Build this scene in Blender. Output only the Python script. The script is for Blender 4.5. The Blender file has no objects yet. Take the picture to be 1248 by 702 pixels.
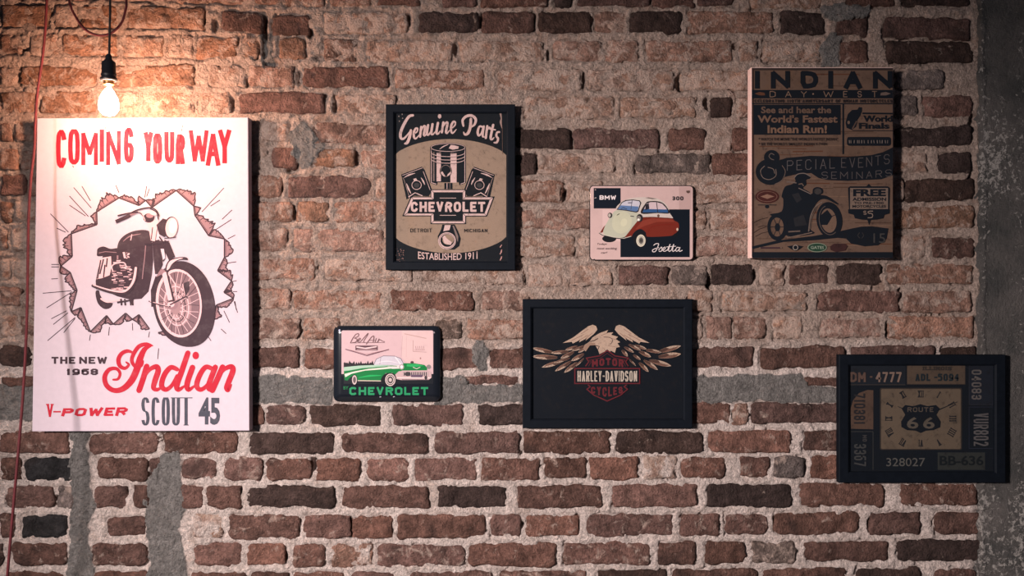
import bpy, math, random
import numpy as np
from mathutils import Vector

# ------------------------------------------------------------------ camera, world, light
S = 0.0024            # metres per photograph pixel on the wall plane
D = 2.6               # camera distance from the wall
ZC = 1.45             # height of the camera
scene = bpy.context.scene
col = scene.collection
cam = bpy.data.cameras.new('camera'); camo = bpy.data.objects.new('camera', cam)
col.objects.link(camo); scene.camera = camo
camo.location = (0, -D, ZC); camo.rotation_euler = (math.pi / 2, 0, 0)
cam.sensor_width = 36; cam.lens = 36 * D / (1248 * S); cam.clip_start = 0.02
scene.view_settings.view_transform = 'Standard'
scene.view_settings.look = 'None'
scene.view_settings.exposure = 0.0
scene.view_settings.gamma = 1.0
scene.view_settings.use_curve_mapping = False

world = bpy.data.worlds.new('world'); scene.world = world; world.use_nodes = True
world.node_tree.nodes['Background'].inputs[0].default_value = (0.62, 0.72, 1.0, 1)
world.node_tree.nodes['Background'].inputs[1].default_value = 0.06

def area_light(name, loc, target, size, power, color):
    l = bpy.data.lights.new(name, 'AREA'); l.shape = 'RECTANGLE'; l.size, l.size_y = size
    l.energy = power; l.color = color
    o = bpy.data.objects.new(name, l); col.objects.link(o); o.location = loc
    o.rotation_euler = (Vector(target) - Vector(loc)).to_track_quat('-Z', 'Y').to_euler()
    return o
# a spot lamp standing in the room to the left of the camera
sp = bpy.data.lights.new('wall_washer_lamp', 'SPOT'); sp.energy = 1300; sp.color = (1.0, 0.90, 0.86); sp.shadow_soft_size = 0.2
sp.spot_size = math.radians(58); sp.spot_blend = 1.0
spo = bpy.data.objects.new('wall_washer_lamp', sp); col.objects.link(spo); spo.location = (-2.2, -3.4, 1.9)
spo.rotation_euler = (Vector((0.06, 0, 0.70)) - Vector(spo.location)).to_track_quat('-Z', 'Y').to_euler()

# ------------------------------------------------------------------ helpers
def lin(c):
    c = c / 255.0
    return c / 12.92 if c <= 0.04045 else ((c + 0.055) / 1.055) ** 2.4
def rgb(c): return (lin(c[0]), lin(c[1]), lin(c[2]), 1.0)

def P(px, py, d=0.0):
    """photo pixel -> point standing d metres proud of the wall"""
    f = (D - d) / D
    return Vector(((px - 624) * S * f, -d, ZC - (py - 351) * S * f))

def hash2(ix, iy, seed):
    h = np.sin(ix * 127.1 + iy * 311.7 + seed * 74.7) * 43758.5453
    return h - np.floor(h)
def vnoise(x, y, seed=0):
    x = np.asarray(x, float); y = np.asarray(y, float)
    ix = np.floor(x); iy = np.floor(y); fx = x - ix; fy = y - iy
    u = fx * fx * (3 - 2 * fx); v = fy * fy * (3 - 2 * fy)
    a = hash2(ix, iy, seed); b = hash2(ix + 1, iy, seed); c = hash2(ix, iy + 1, seed); d = hash2(ix + 1, iy + 1, seed)
    return (a * (1 - u) + b * u) * (1 - v) + (c * (1 - u) + d * u) * v
def fbm(x, y, seed=0, octv=4, gain=0.5):
    t = 0; a = 1; s = 0
    for i in range(octv):
        t = t + a * (vnoise(x * 2 ** i, y * 2 ** i, seed + i * 13) - 0.5); s += a; a *= gain
    return t / s * 2
def sstep(a, b, x):
    t = np.clip((x - a) / (b - a), 0, 1); return t * t * (3 - 2 * t)

def mesh_obj(name, verts, faces, mat=None, parent=None, smooth=False, loc=(0, 0, 0)):
    me = bpy.data.meshes.new(name); me.from_pydata([tuple(v) for v in verts], [], faces); me.update()
    if smooth: me.polygons.foreach_set('use_smooth', [True] * len(me.polygons))
    if mat: me.materials.append(mat)
    o = bpy.data.objects.new(name, me); col.objects.link(o); o.location = loc
    if parent: o.parent = parent
    return o
def empty(name, loc, label, cat, group=None):
    o = bpy.data.objects.new(name, None); col.objects.link(o); o.location = loc; o.empty_display_size = 0.05
    o['label'] = label; o['category'] = cat
    if group: o['group'] = group
    return o

# ------------------------------------------------------------------ node helpers
def new_mat(name):
    m = bpy.data.materials.new(name); m.use_nodes = True
    nt = m.node_tree; b = nt.nodes['Principled BSDF']
    return m, nt, b
def N(nt, typ, **kw):
    n = nt.nodes.new(typ)
    for k, v in kw.items():
        if k.startswith('i_'):
            key = k[2:]; key = int(key) if key.isdigit() else key.replace('_', ' ')
            n.inputs[key].default_value = v
        else: setattr(n, k, v)
    return n
def L(nt, a, b): nt.links.new(a, b)
def noise(nt, vec, scale, detail=4, rough=0.55, dist=0.0):
    n = N(nt, 'ShaderNodeTexNoise'); n.inputs['Scale'].default_value = scale; n.inputs['Detail'].default_value = detail
    n.inputs['Roughness'].default_value = rough; n.inputs['Distortion'].default_value = dist
    if vec is not None: L(nt, vec, n.inputs['Vector'])
    return n.outputs['Fac']
def maprange(nt, v, a, b, c=0.0, d=1.0):
    n = N(nt, 'ShaderNodeMapRange'); L(nt, v, n.inputs[0])
    for i, x in enumerate((a, b, c, d)): n.inputs[i + 1].default_value = x
    return n.outputs[0]
def mix(nt, fac, a, b, mode='MIX'):
    n = N(nt, 'ShaderNodeMix'); n.data_type = 'RGBA'; n.blend_type = mode
    for sock, v in ((n.inputs[0], fac), (n.inputs[6], a), (n.inputs[7], b)):
        if hasattr(v, 'is_linked'): L(nt, v, sock)
        else: sock.default_value = v
    return n.outputs[2]
def math_(nt, op, a, b):
    n = N(nt, 'ShaderNodeMath', operation=op)
    for i, v in enumerate((a, b)):
        if hasattr(v, 'is_linked'): L(nt, v, n.inputs[i])
        else: n.inputs[i].default_value = v
    return n.outputs[0]
def bump(nt, b, h, strength, dist):
    n = N(nt, 'ShaderNodeBump'); n.inputs['Strength'].default_value = strength; n.inputs['Distance'].default_value = dist
    L(nt, h, n.inputs['Height']); L(nt, n.outputs[0], b.inputs['Normal'])

def plain(name, c, rough=0.5, metal=0.0, grain=0.0, spec=0.5, coat=0.0):
    m, nt, b = new_mat(name)
    tc = N(nt, 'ShaderNodeTexCoord').outputs['Object']
    f = noise(nt, tc, 60, 4)
    k = maprange(nt, f, 0.3, 0.7, 1 - grain, 1 + grain * 0.4)
    L(nt, mix(nt, 1.0, rgb(c), k, 'MULTIPLY'), b.inputs['Base Color'])
    b.inputs['Roughness'].default_value = rough; b.inputs['Metallic'].default_value = metal
    b.inputs['Specular IOR Level'].default_value = spec; b.inputs['Coat Weight'].default_value = coat
    return m

MORTAR = (234, 214, 206); MORTAR_OLD = (194, 170, 158); CEMENT = (138, 132, 129)

def brick_material():
    m, nt, b = new_mat('fired_brick')
    pos = N(nt, 'ShaderNodeNewGeometry').outputs['Position']
    oi = N(nt, 'ShaderNodeObjectInfo')
    at = N(nt, 'ShaderNodeAttribute', attribute_name='tint')
    base = oi.outputs['Color']; smear = oi.outputs['Alpha']
    n1 = noise(nt, pos, 22, 5, 0.6); n2 = noise(nt, pos, 130, 4, 0.7); n3 = noise(nt, pos, 9, 3, 0.5, 1.0)
    c = mix(nt, 1.0, base, maprange(nt, n1, 0.32, 0.7, 0.55, 1.4), 'MULTIPLY')
    c = mix(nt, 1.0, c, maprange(nt, noise(nt, pos, 95, 4, 0.75), 0.36, 0.64, 0.66, 1.3), 'MULTIPLY')
    c = mix(nt, maprange(nt, n2, 0.6, 0.72, 0, 0.65), c, rgb((48, 39, 38)))
    c = mix(nt, maprange(nt, n3, 0.56, 0.7, 0, 0.6), c, rgb((54, 43, 41)))
    sm = noise(nt, pos, 30, 7, 0.68, 0.6)
    msk = maprange(nt, math_(nt, 'ADD', sm, math_(nt, 'MULTIPLY', smear, 0.42)), 0.66, 0.8, 0, 0.8)
    c = mix(nt, msk, c, rgb(MORTAR_OLD))
    L(nt, c, b.inputs['Base Color']); b.inputs['Roughness'].default_value = 0.95
    b.inputs['Specular IOR Level'].default_value = 0.15
    h = math_(nt, 'ADD', noise(nt, pos, 60, 8, 0.7), math_(nt, 'MULTIPLY', noise(nt, pos, 200, 3, 0.6), 0.5))
    bump(nt, b, h, 1.0, 0.02)
    return m
def mortar_material():
    m, nt, b = new_mat('lime_mortar')
    pos = N(nt, 'ShaderNodeNewGeometry').outputs['Position']
    ce = N(nt, 'ShaderNodeAttribute', attribute_name='cement').outputs['Fac']
    old = N(nt, 'ShaderNodeAttribute', attribute_name='old').outputs['Fac']
    n1 = noise(nt, pos, 35, 6, 0.65); n2 = noise(nt, pos, 240, 3, 0.7)
    c = mix(nt, old, rgb(MORTAR), rgb(MORTAR_OLD))
    c = mix(nt, maprange(nt, noise(nt, pos, 11, 5, 0.65, 0.8), 0.52, 0.68, 0, 0.55), c, mix(nt, old, rgb((192, 168, 156)), rgb((162, 126, 108))))
    wash = N(nt, 'ShaderNodeAttribute', attribute_name='wash').outputs['Fac']
    c = mix(nt, wash, c, rgb((170, 130, 112)))
    c = mix(nt, maprange(nt, math_(nt, 'ADD', ce, math_(nt, 'MULTIPLY', noise(nt, pos, 45, 5, 0.7), 0.5)), 0.55, 0.85), c, rgb(CEMENT))
    c = mix(nt, 1.0, c, maprange(nt, n1, 0.3, 0.7, 0.7, 1.18), 'MULTIPLY')
    c = mix(nt, 1.0, c, maprange(nt, noise(nt, pos, 110, 4, 0.75), 0.36, 0.62, 0.68, 1.2), 'MULTIPLY')
    c = mix(nt, maprange(nt, n2, 0.6, 0.72, 0, 0.7), c, rgb((92, 78, 72)))
    L(nt, c, b.inputs['Base Color']); b.inputs['Roughness'].default_value = 0.95
    b.inputs['Specular IOR Level'].default_value = 0.15
    h = math_(nt, 'ADD', noise(nt, pos, 90, 8, 0.72), math_(nt, 'MULTIPLY', noise(nt, pos, 210, 3, 0.6), 0.6))
    bump(nt, b, h, 1.0, 0.022)
    return m
def concrete_material():
    m, nt, b = new_mat('rough_concrete')
    pos = N(nt, 'ShaderNodeNewGeometry').outputs['Position']
    fl = N(nt, 'ShaderNodeAttribute', attribute_name='fleck').outputs['Fac']
    n1 = noise(nt, pos, 7, 6, 0.6); n2 = noise(nt, pos, 75, 6, 0.75, 0.5)
    c = mix(nt, maprange(nt, n1, 0.35, 0.65), rgb((84, 83, 82)), rgb((122, 115, 112)))
    c = mix(nt, maprange(nt, math_(nt, 'ADD', n2, math_(nt, 'MULTIPLY', fl, 0.16)), 0.64, 0.7, 0, 0.85), c, rgb((205, 196, 190)))
    L(nt, c, b.inputs['Base Color']); b.inputs['Roughness'].default_value = 0.9
    b.inputs['Specular IOR Level'].default_value = 0.2
    bump(nt, b, noise(nt, pos, 80, 8, 0.75), 1.0, 0.03)
    return m
def print_material(name, rough, wear=0.12, scale=25, coat=0.0, worn=(20, 22, 26), spec=0.1, fleck=0.0):
    m, nt, b = new_mat(name)
    ink = N(nt, 'ShaderNodeAttribute', attribute_name='ink').outputs['Color']
    tc = N(nt, 'ShaderNodeTexCoord').outputs['Object']
    f = noise(nt, tc, scale, 7, 0.7)
    c = mix(nt, maprange(nt, f, 0.5, 0.8, 0, wear), ink, rgb(worn))
    if fleck:
        f2 = noise(nt, tc, scale * 4, 5, 0.75, 0.4); c = mix(nt, maprange(nt, f2, 0.56, 0.7, 0, fleck), c, rgb(worn)); c = mix(nt, maprange(nt, noise(nt, tc, scale * .7, 4, 0.6), 0.55, 0.75, 0, fleck * .6), c, mix(nt, 1.0, c, (1.0, 0.82, 0.55, 1), 'MULTIPLY'))
    L(nt, c, b.inputs['Base Color']); b.inputs['Roughness'].default_value = rough
    b.inputs['Specular IOR Level'].default_value = spec; b.inputs['Coat Weight'].default_value = coat
    return m
def glass_material():
    m, nt, b = new_mat('picture_glass')
    out = nt.nodes['Material Output']; nt.nodes.remove(b)
    t = N(nt, 'ShaderNodeBsdfTransparent'); g = N(nt, 'ShaderNodeBsdfGlossy'); g.inputs['Roughness'].default_value = 0.06
    lw = N(nt, 'ShaderNodeLayerWeight'); lw.inputs[0].default_value = 0.5
    fr = math_(nt, 'ADD', math_(nt, 'MULTIPLY', math_(nt, 'POWER', lw.outputs['Facing'], 5.0), 0.6), 0.03)
    tc = N(nt, 'ShaderNodeTexCoord').outputs['Object']
    t.inputs[0].default_value = (0.97, 0.98, 0.98, 1)
    smudge = maprange(nt, noise(nt, tc, 12, 5), 0.4, 0.75, 0.05, 0.14); L(nt, smudge, g.inputs['Roughness'])
    mx = N(nt, 'ShaderNodeMixShader'); L(nt, fr, mx.inputs[0]); L(nt, t.outputs[0], mx.inputs[1]); L(nt, g.outputs[0], mx.inputs[2])
    L(nt, mx.outputs[0], out.inputs[0])
    return m

M_BRICK = brick_material(); M_MORTAR = mortar_material(); M_CONC = concrete_material()

# ------------------------------------------------------------------ the brick layout, read from the photograph
CODE = {'d': ((74, 58, 54), .04), 'k': ((50, 48, 50), .0), 'b': ((107, 80, 73), .14), 'r': ((125, 92, 83), .2),
        'p': ((154, 118, 104), .4), 'l': ((166, 132, 116), .6), 'o': ((152, 112, 92), .36), 'g': ((118, 102, 96), .3)}
# every row: knots of (x, centre y), half height, bricks "x0-x1code"
ROWS = [
 ([(0, -16), (400, -5), (700, -4), (1190, -4)], 12.5, '0-60p 66-120p 128-210p 216-300p 307-395p 402-452p 460-512b 540-580b 586-668b 676-698d 703-792b 795-848b 849-895b 915-1000l 1030-1090b 1097-1182d'),
 ([(0, 19), (120, 20), (250, 22), (350, 33), (400, 27), (980, 27), (1130, 35), (1190, 35)], 13, '0-60o 66-92l 98-142o 155-248o 270-321b 332-377b 395-497l 510-583d 588-651b 656-721d 725-762p 767-831d 838-942p 951-1006d 1020-1057b 1077-1182b'),
 ([(0, 52), (100, 55), (280, 57), (450, 62), (1000, 62), (1190, 64)], 13, '0-26p 36-70l 75-142o 150-198l 205-234l 240-290o 296-315o 340-372o 395-435p 447-550l 560-662l 675-733p 735-778p 788-892p 902-924l 930-1000l 1024-1057b 1080-1185d'),
 ([(0, 93), (240, 92), (450, 94), (600, 97), (1190, 98)], 12.5, '0-20l 25-118o 132-236o 255-300l 304-358p 370-472r 482-590p 605-709l 716-822l 830-914l 1092-1150g'),
 ([(0, 124), (240, 125), (450, 126), (650, 131), (1190, 130)], 12.5, '0-42o 48-116o 122-168l 175-236l 242-280l 292-396r 410-482l 640-748l 757-848l 866-891d 898-916l 1092-1118g 1126-1184r'),
 ([(0, 160), (400, 161), (600, 169), (900, 170), (1190, 165)], 12.5, '0-14p 18-46p 318-352l 378-476p 628-696d 699-803b 816-859b 892-920b 1090-1184d'),
 ([(0, 195), (400, 192), (640, 200), (1190, 198)], 12, '0-22p 26-46p 318-326l 332-362r 382-432o 440-474p 626-654d 655-750l 775-865g 868-918b 1090-1130l 1143-1184d'),
 ([(0, 226), (450, 228), (640, 233), (900, 234), (1190, 231)], 13, '0-30r 34-46p 300-342p 350-452b 458-474l 620-686p 690-735l 838-918l 1090-1102l 1104-1187d'),
 ([(0, 258), (450, 258), (640, 267), (900, 268), (1190, 264)], 12.5, '0-14p 18-46l 300-357p 362-400o 408-474p 636-730p 838-860l 867-918l 1090-1187o'),
 ([(0, 292), (450, 292), (640, 300), (1190, 301)], 13, '0-8p 14-46l 300-350p 358-468p 622-700l 705-730l 846-918p 1090-1128l 1136-1188b'),
 ([(0, 327), (450, 328), (640, 336), (1190, 334)], 12.5, '0-12l 18-46l 300-383p 395-502l 515-585l 592-640l 644-686l 695-745l 754-814b 820-862g 867-918d 926-956l 962-1011b 1020-1074d 1082-1186p'),
 ([(0, 361), (450, 366), (1190, 368)], 12.5, '0-24p 28-42l 300-353p 358-465p 475-577r 587-645p 838-869l 881-983l 998-1097r 1102-1184p'),
 ([(0, 397), (450, 401), (640, 401), (1190, 399)], 12.8, '0-20l 24-42p 300-365p 370-414p 530-562g 569-646p 838-856l 861-891p 895-933p 943-977l 1000-1076p 1083-1187p'),
 ([(0, 434), (450, 437), (1190, 435)], 12.5, '0-38d 300-364b 372-414r 530-585b 597-646b 836-918b 927-1030b 1038-1140b 1148-1190d'),
 ([(0, 465), (640, 463), (1190, 466)], 5, '0-42b 562-632r 980-1032b'),
 ([(0, 504), (450, 506), (1190, 503)], 12.3, '300-322b 325-372b 377-463d 478-564b 583-645d 838-890r 893-912p 915-1034b'),
 ([(0, 539), (500, 540), (1190, 537)], 13, '0-84r 110-193r 200-290r 305-406d 416-523b 530-633b 638-744b 751-857d 863-964r 980-1036b'),
 ([(0, 571), (500, 572), (1190, 568)], 13.4, '0-25b 30-90k 120-180b 183-196b 221-264r 273-321r 324-381r 386-440r 447-498r 505-581r 586-657r 664-715b 719-777r 785-824l 831-883r 902-937r 943-980g 988-1036r'),
 ([(0, 606), (500, 606), (1190, 602)], 13.3, '8-66b 71-89g 117-155b 163-182b 222-246r 251-293r 302-408d 417-522b 534-616d 630-734b 746-850r 862-964d 975-1078b 1098-1190b'),
 ([(0, 641), (500, 642), (1190, 637)], 13.5, '0-17b 27-82k 131-178b 235-270l 280-365b 371-427r 428-478r 484-592b 598-635r 640-706r 715-820r 830-876r 884-936r 943-1047b 1060-1122b 1140-1197b'),
 ([(0, 675), (500, 677), (1190, 671)], 13.3, '-30-4d 15-82b 112-180b 237-294r 301-348r 357-396r 404-453p 460-566r 571-678r 688-792r 803-847b 860-908b 918-969g 980-1083b 1094-1196d'),
 ([(0, 709), (500, 711), (1190, 705)], 13.3, '10-80b 115-180b 232-300b 306-352b 358-420r 428-482r 498-600r 608-715r 730-811d 820-923b 930-1030b 1045-1123d 1138-1190b'),
]
rng = random.Random(11)
BR = []   # x0, x1, y centre, half height, slope, colour code
for knots, hh, txt in ROWS:
    kx = [k[0] for k in knots]; ky = [k[1] for k in knots]
    for t in txt.split():
        code = t[-1]; body = t[:-1]
        i = body.rindex('-'); i = i if body[i - 1] != '-' else i
        x0, x1 = float(body[:i]), float(body[i + 1:])
        ya, yb = np.interp(x0, kx, ky), np.interp(x1, kx, ky)
        h = hh * rng.uniform(0.93, 1.05)
        BR.append((x0, x1, (ya + yb) / 2, h, (yb - ya) / (x1 - x0), code))
# the wall goes on around the frame
OUT = []
def fill_row(c, xa, xb, seed):
    r = random.Random(seed); x = xa + r.uniform(-60, 0)
    while x < xb - 12:
        w = r.choice((100, 104, 98, 50, 102, 60)); x1 = min(x + w, xb)
        OUT.append((x, x1, c + r.uniform(-1, 1), 12.8, 0, r.choice('brrbd' if c > 420 else 'pplr')))
        x = x1 + r.uniform(6, 12)
for i in range(9): fill_row(743 + 34.5 * i - 0.5 * i, -420, 1190, i)
for i in range(8): fill_row(-38 - 34 * i, -420, 1185, 40 + i)
for i, (knots, hh, txt) in enumerate(ROWS): fill_row(knots[0][1], -420, -6 if i != 20 else -36, 80 + i)

HOLES = [(323, 30, 3, 14), (322, 60, 5, 16), (330, 78, 9, 5), (364, 94, 4, 12), (283, 127, 3, 9), (312, 62, 4, 12), (408, 126, 3, 12),
         (434, 192, 4, 10), (354, 208, 9, 4), (342, 228, 2.5, 10), (358, 258, 2.5, 9), (386, 326, 2, 9), (248, 22, 3, 9), (262, 30, 4, 9),
         (336, 22, 3, 7), (378, 42, 4, 6), (390, 70, 9, 4), (555, 60, 4, 9), (586, 24, 2.5, 10), (650, 25, 4, 12), (668, 66, 3, 7), (896, 56, 4, 5),
         (711, 98, 3, 12), (828, 102, 5, 9), (790, 90, 7, 6), (862, 127, 4, 8), (688, 236, 4, 9), (706, 25, 5, 3), (498, 22, 3, 8),
         (980, 572, 4, 8), (427, 643, 3.5, 12), (348, 678, 3, 8), (318, 568, 4, 7), (382, 566, 4, 8), (636, 640, 4, 4), (703, 640, 4, 12),
         (920, 336, 4, 6), (863, 342, 3, 8), (865, 345, 2.5, 9), (1098, 358, 3, 8), (1082, 402, 3, 10), (197, 534, 3.5, 6), (184, 575, 3, 6),
         (70, 608, 4, 4), (10, 612, 4, 4), (30, 570, 3, 9), (895, 505, 3, 6), (30, 60, 6, 3), (32, 84, 10, 3), (8, 165, 2, 10), (15, 218, 12, 3),
         (23, 95, 2, 8), (5, 365, 4, 6), (1186, 150, 4, 12), (1184, 222, 3, 12), (1112, 104, 18, 5), (1186, 265, 3, 9), (945, 640, 2.5, 10), (1060, 640, 2.5, 9)]
CEM = [ # polygons of grey cement: channels, the patched course and blots
 [(88, 526), (108, 526), (107, 560), (112, 590), (116, 620), (108, 640), (112, 675), (120, 720), (84, 720), (84, 660), (88, 610), (86, 560)],
 [(200, 550), (218, 548), (222, 575), (224, 620), (218, 645), (228, 690), (230, 720), (176, 720), (182, 690), (180, 650), (178, 610), (180, 585), (190, 570)],
 [(300, 458), (407, 459), (407, 492), (300, 490)], [(530, 458), (562, 459), (575, 470), (640, 468), (640, 490), (530, 492)],
 [(840, 458), (975, 456), (985, 468), (1028, 474), (1028, 492), (930, 489), (840, 491)], [(-40, 470), (50, 471), (50, 512), (-40, 513)],
 [(352, 165), (370, 146), (396, 176), (376, 206), (358, 200)], [(574, 422), (588, 412), (596, 428), (592, 452), (582, 456)],
 [(1000, 62), (1012, 40), (1026, 42), (1022, 80), (1002, 82)], [(1000, 6), (1060, 8), (1056, 22), (1020, 26), (1002, 22)],
 [(318, 42), (330, 40), (330, 80), (320, 82)]]

# ------------------------------------------------------------------ wall: one relief mesh of mortar, bricks set into it
def blur(a):
    for _ in range(2):
        p = np.pad(a, 1, mode='edge'); a = (p[:-2, 1:-1] + p[2:, 1:-1] + p[1:-1, :-2] + p[1:-1, 2:] + 2 * p[1:-1, 1:-1]) / 6
    return a
def axis(segs):
    out = []
    for a, b, st in segs: out += list(np.arange(a, b, st))
    return np.array(out + [segs[-1][1]], float)
def in_poly(X, Y, poly):
    inside = np.zeros(X.shape, bool); n = len(poly)
    for i in range(n):
        (x1, y1), (x2, y2) = poly[i], poly[(i + 1) % n]
        c = ((y1 > Y) != (y2 > Y)) & (X < (x2 - x1) * (Y - y1) / (y2 - y1 + 1e-9) + x1)
        inside ^= c
    return inside
def poly_mask(X, Y, poly, soft=4):
    xs = [p[0] for p in poly]; ys = [p[1] for p in poly]
    jx = fbm(X / 9, Y / 9, 5, 3) * 5; jy = fbm(X / 9, Y / 9, 9, 3) * 5
    return in_poly(X + jx, Y + jy, poly)
def relief_grid(name, xs, ys, depth, mat, attrs):
    X, Y = np.meshgrid(xs, ys)
    h, w = X.shape
    co = np.empty((h * w, 3), np.float32)
    co[:, 0] = ((X - 624) * S).ravel(); co[:, 1] = (-depth).ravel(); co[:, 2] = (ZC - (Y - 351) * S).ravel()
    idx = np.arange(h * w).reshape(h, w)
    q = np.stack([idx[1:, :-1], idx[1:, 1:], idx[:-1, 1:], idx[:-1, :-1]], -1).reshape(-1, 4)
    me = bpy.data.meshes.new(name); nf = len(q)
    me.vertices.add(h * w); me.vertices.foreach_set('co', co.ravel())
    me.loops.add(nf * 4); me.loops.foreach_set('vertex_index', q.ravel().astype(np.int32))
    me.polygons.add(nf); me.polygons.foreach_set('loop_start', np.arange(nf, dtype=np.int32) * 4)
    me.polygons.foreach_set('use_smooth', np.ones(nf, bool))
    me.update(calc_edges=True)
    for k, a in attrs.items():
        at = me.attributes.new(k, 'FLOAT', 'POINT'); at.data.foreach_set('value', a.astype(np.float32).ravel())
    me.materials.append(mat)
    o = bpy.data.objects.new(name, me); col.objects.link(o)
    return o

xs = axis([(-420, -40, 6), (-40, 1206, 1.6)]); ys = axis([(-300, -30, 6), (-30, 730, 1.6), (730, 955, 6)])
X, Y = np.meshgrid(xs, ys)
dep = 0.0012 + 0.0045 * fbm(X / 26, Y / 20, 1, 4, 0.65) + 0.0064 * fbm(X / 7, Y / 6, 2, 3, 0.9)
cem = np.zeros(X.shape)
for poly in CEM: cem = np.maximum(cem, poly_mask(X, Y, poly))
smear_n = fbm(X / 22, Y / 16, 21, 5, 0.6); wash = np.zeros(X.shape)
for (x0, x1, yc, hh, sl, code) in BR + OUT:
    i0, i1 = np.searchsorted(xs, (x0 - 10, x1 + 10)); j0, j1 = np.searchsorted(ys, (yc - hh - 10, yc + hh + 10))
    if i1 <= i0 or j1 <= j0: continue
    sx = X[j0:j1, i0:i1]; sy = Y[j0:j1, i0:i1]
    cx = (x0 + x1) / 2
    dx = np.abs(sx - cx) - (x1 - x0) / 2; dy = np.abs(sy - yc - sl * (sx - cx)) - hh
    sd = np.where((dx > 0) & (dy > 0), np.hypot(dx, dy), np.maximum(dx, dy))
    smear = CODE[code][1]
    sd = sd + 3.0 * fbm(sx / 8, sy / 8, 77, 3, 0.7) + 2.0 * sstep(0.15, 0.5, fbm(sx / 25, sy / 25, 78, 2)) * (yc > 415)
    inside = sstep(1.0, -4.0, sd)
    d = dep[j0:j1, i0:i1]
    # under the brick the bed lies back, where mortar was smeared over it comes forward again
    bed = -0.010 + smear * 0.0175 + smear_n[j0:j1, i0:i1] * 0.016 * min(1, smear * 2.2) + 0.0025 * fbm(sx / 6, sy / 6, 12, 3, 0.8) * min(1, smear * 2)
    bed = np.where(cem[j0:j1, i0:i1] > 0, 0.010 + 0.002 * smear_n[j0:j1, i0:i1], bed)
    d = d * (1 - inside) + bed * inside
    gro = np.exp(-((sd - 0.5) / 2.2) ** 2) * sstep(-0.25, 0.45, fbm(sx / 13, sy / 13, 33, 3)) * (1 - 0.8 * (cem[j0:j1, i0:i1] > 0))
    crack = np.exp(-((sd + 0.4) / 1.3) ** 2) * sstep(-0.35, 0.2, fbm(sx / 17, sy / 17, 44, 3)) * np.where(sy > yc + hh * 0.4, 1.0, 0.45) * min(1, smear * 2)
    wash[j0:j1, i0:i1] = np.maximum(wash[j0:j1, i0:i1], inside * sstep(0.2, 0.6, smear) * sstep(0.35, -0.25, fbm(sx / 14, sy / 14, 51, 4)) * 0.85)
    dep[j0:j1, i0:i1] = d - 0.010 * gro - 0.011 * crack
for (hx, hy, rx, ry) in HOLES:
    i0, i1 = np.searchsorted(xs, (hx - 3 * rx, hx + 3 * rx)); j0, j1 = np.searchsorted(ys, (hy - 3 * ry, hy + 3 * ry))
    sx = X[j0:j1, i0:i1]; sy = Y[j0:j1, i0:i1]
    r = np.hypot((sx - hx) / rx, (sy - hy) / ry) + 0.35 * fbm(sx / 6, sy / 6, 71, 2)
    dep[j0:j1, i0:i1] -= 0.024 * sstep(1.25, 0.55, r)
dep += cem * (0.004 + 0.0012 * fbm(X / 4, Y / 4, 8, 3, 0.7))
dep = np.minimum(dep, 0.0125)
old = sstep(440, 405, Y + 12 * fbm(X / 40, Y / 40, 3, 2))
edge = sstep(-8, 10, X - 1194 - 6 * fbm(X / 10, Y / 14, 6, 3))
dep -= 0.012 * edge
wall = relief_grid('wall_back', xs, ys, dep, M_MORTAR, {'cement': blur(cem), 'old': old, 'wash': wash})
wall['kind'] = 'structure'; wall['label'] = 'old red brick wall with rough pale mortar and grey cement patches'

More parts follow.
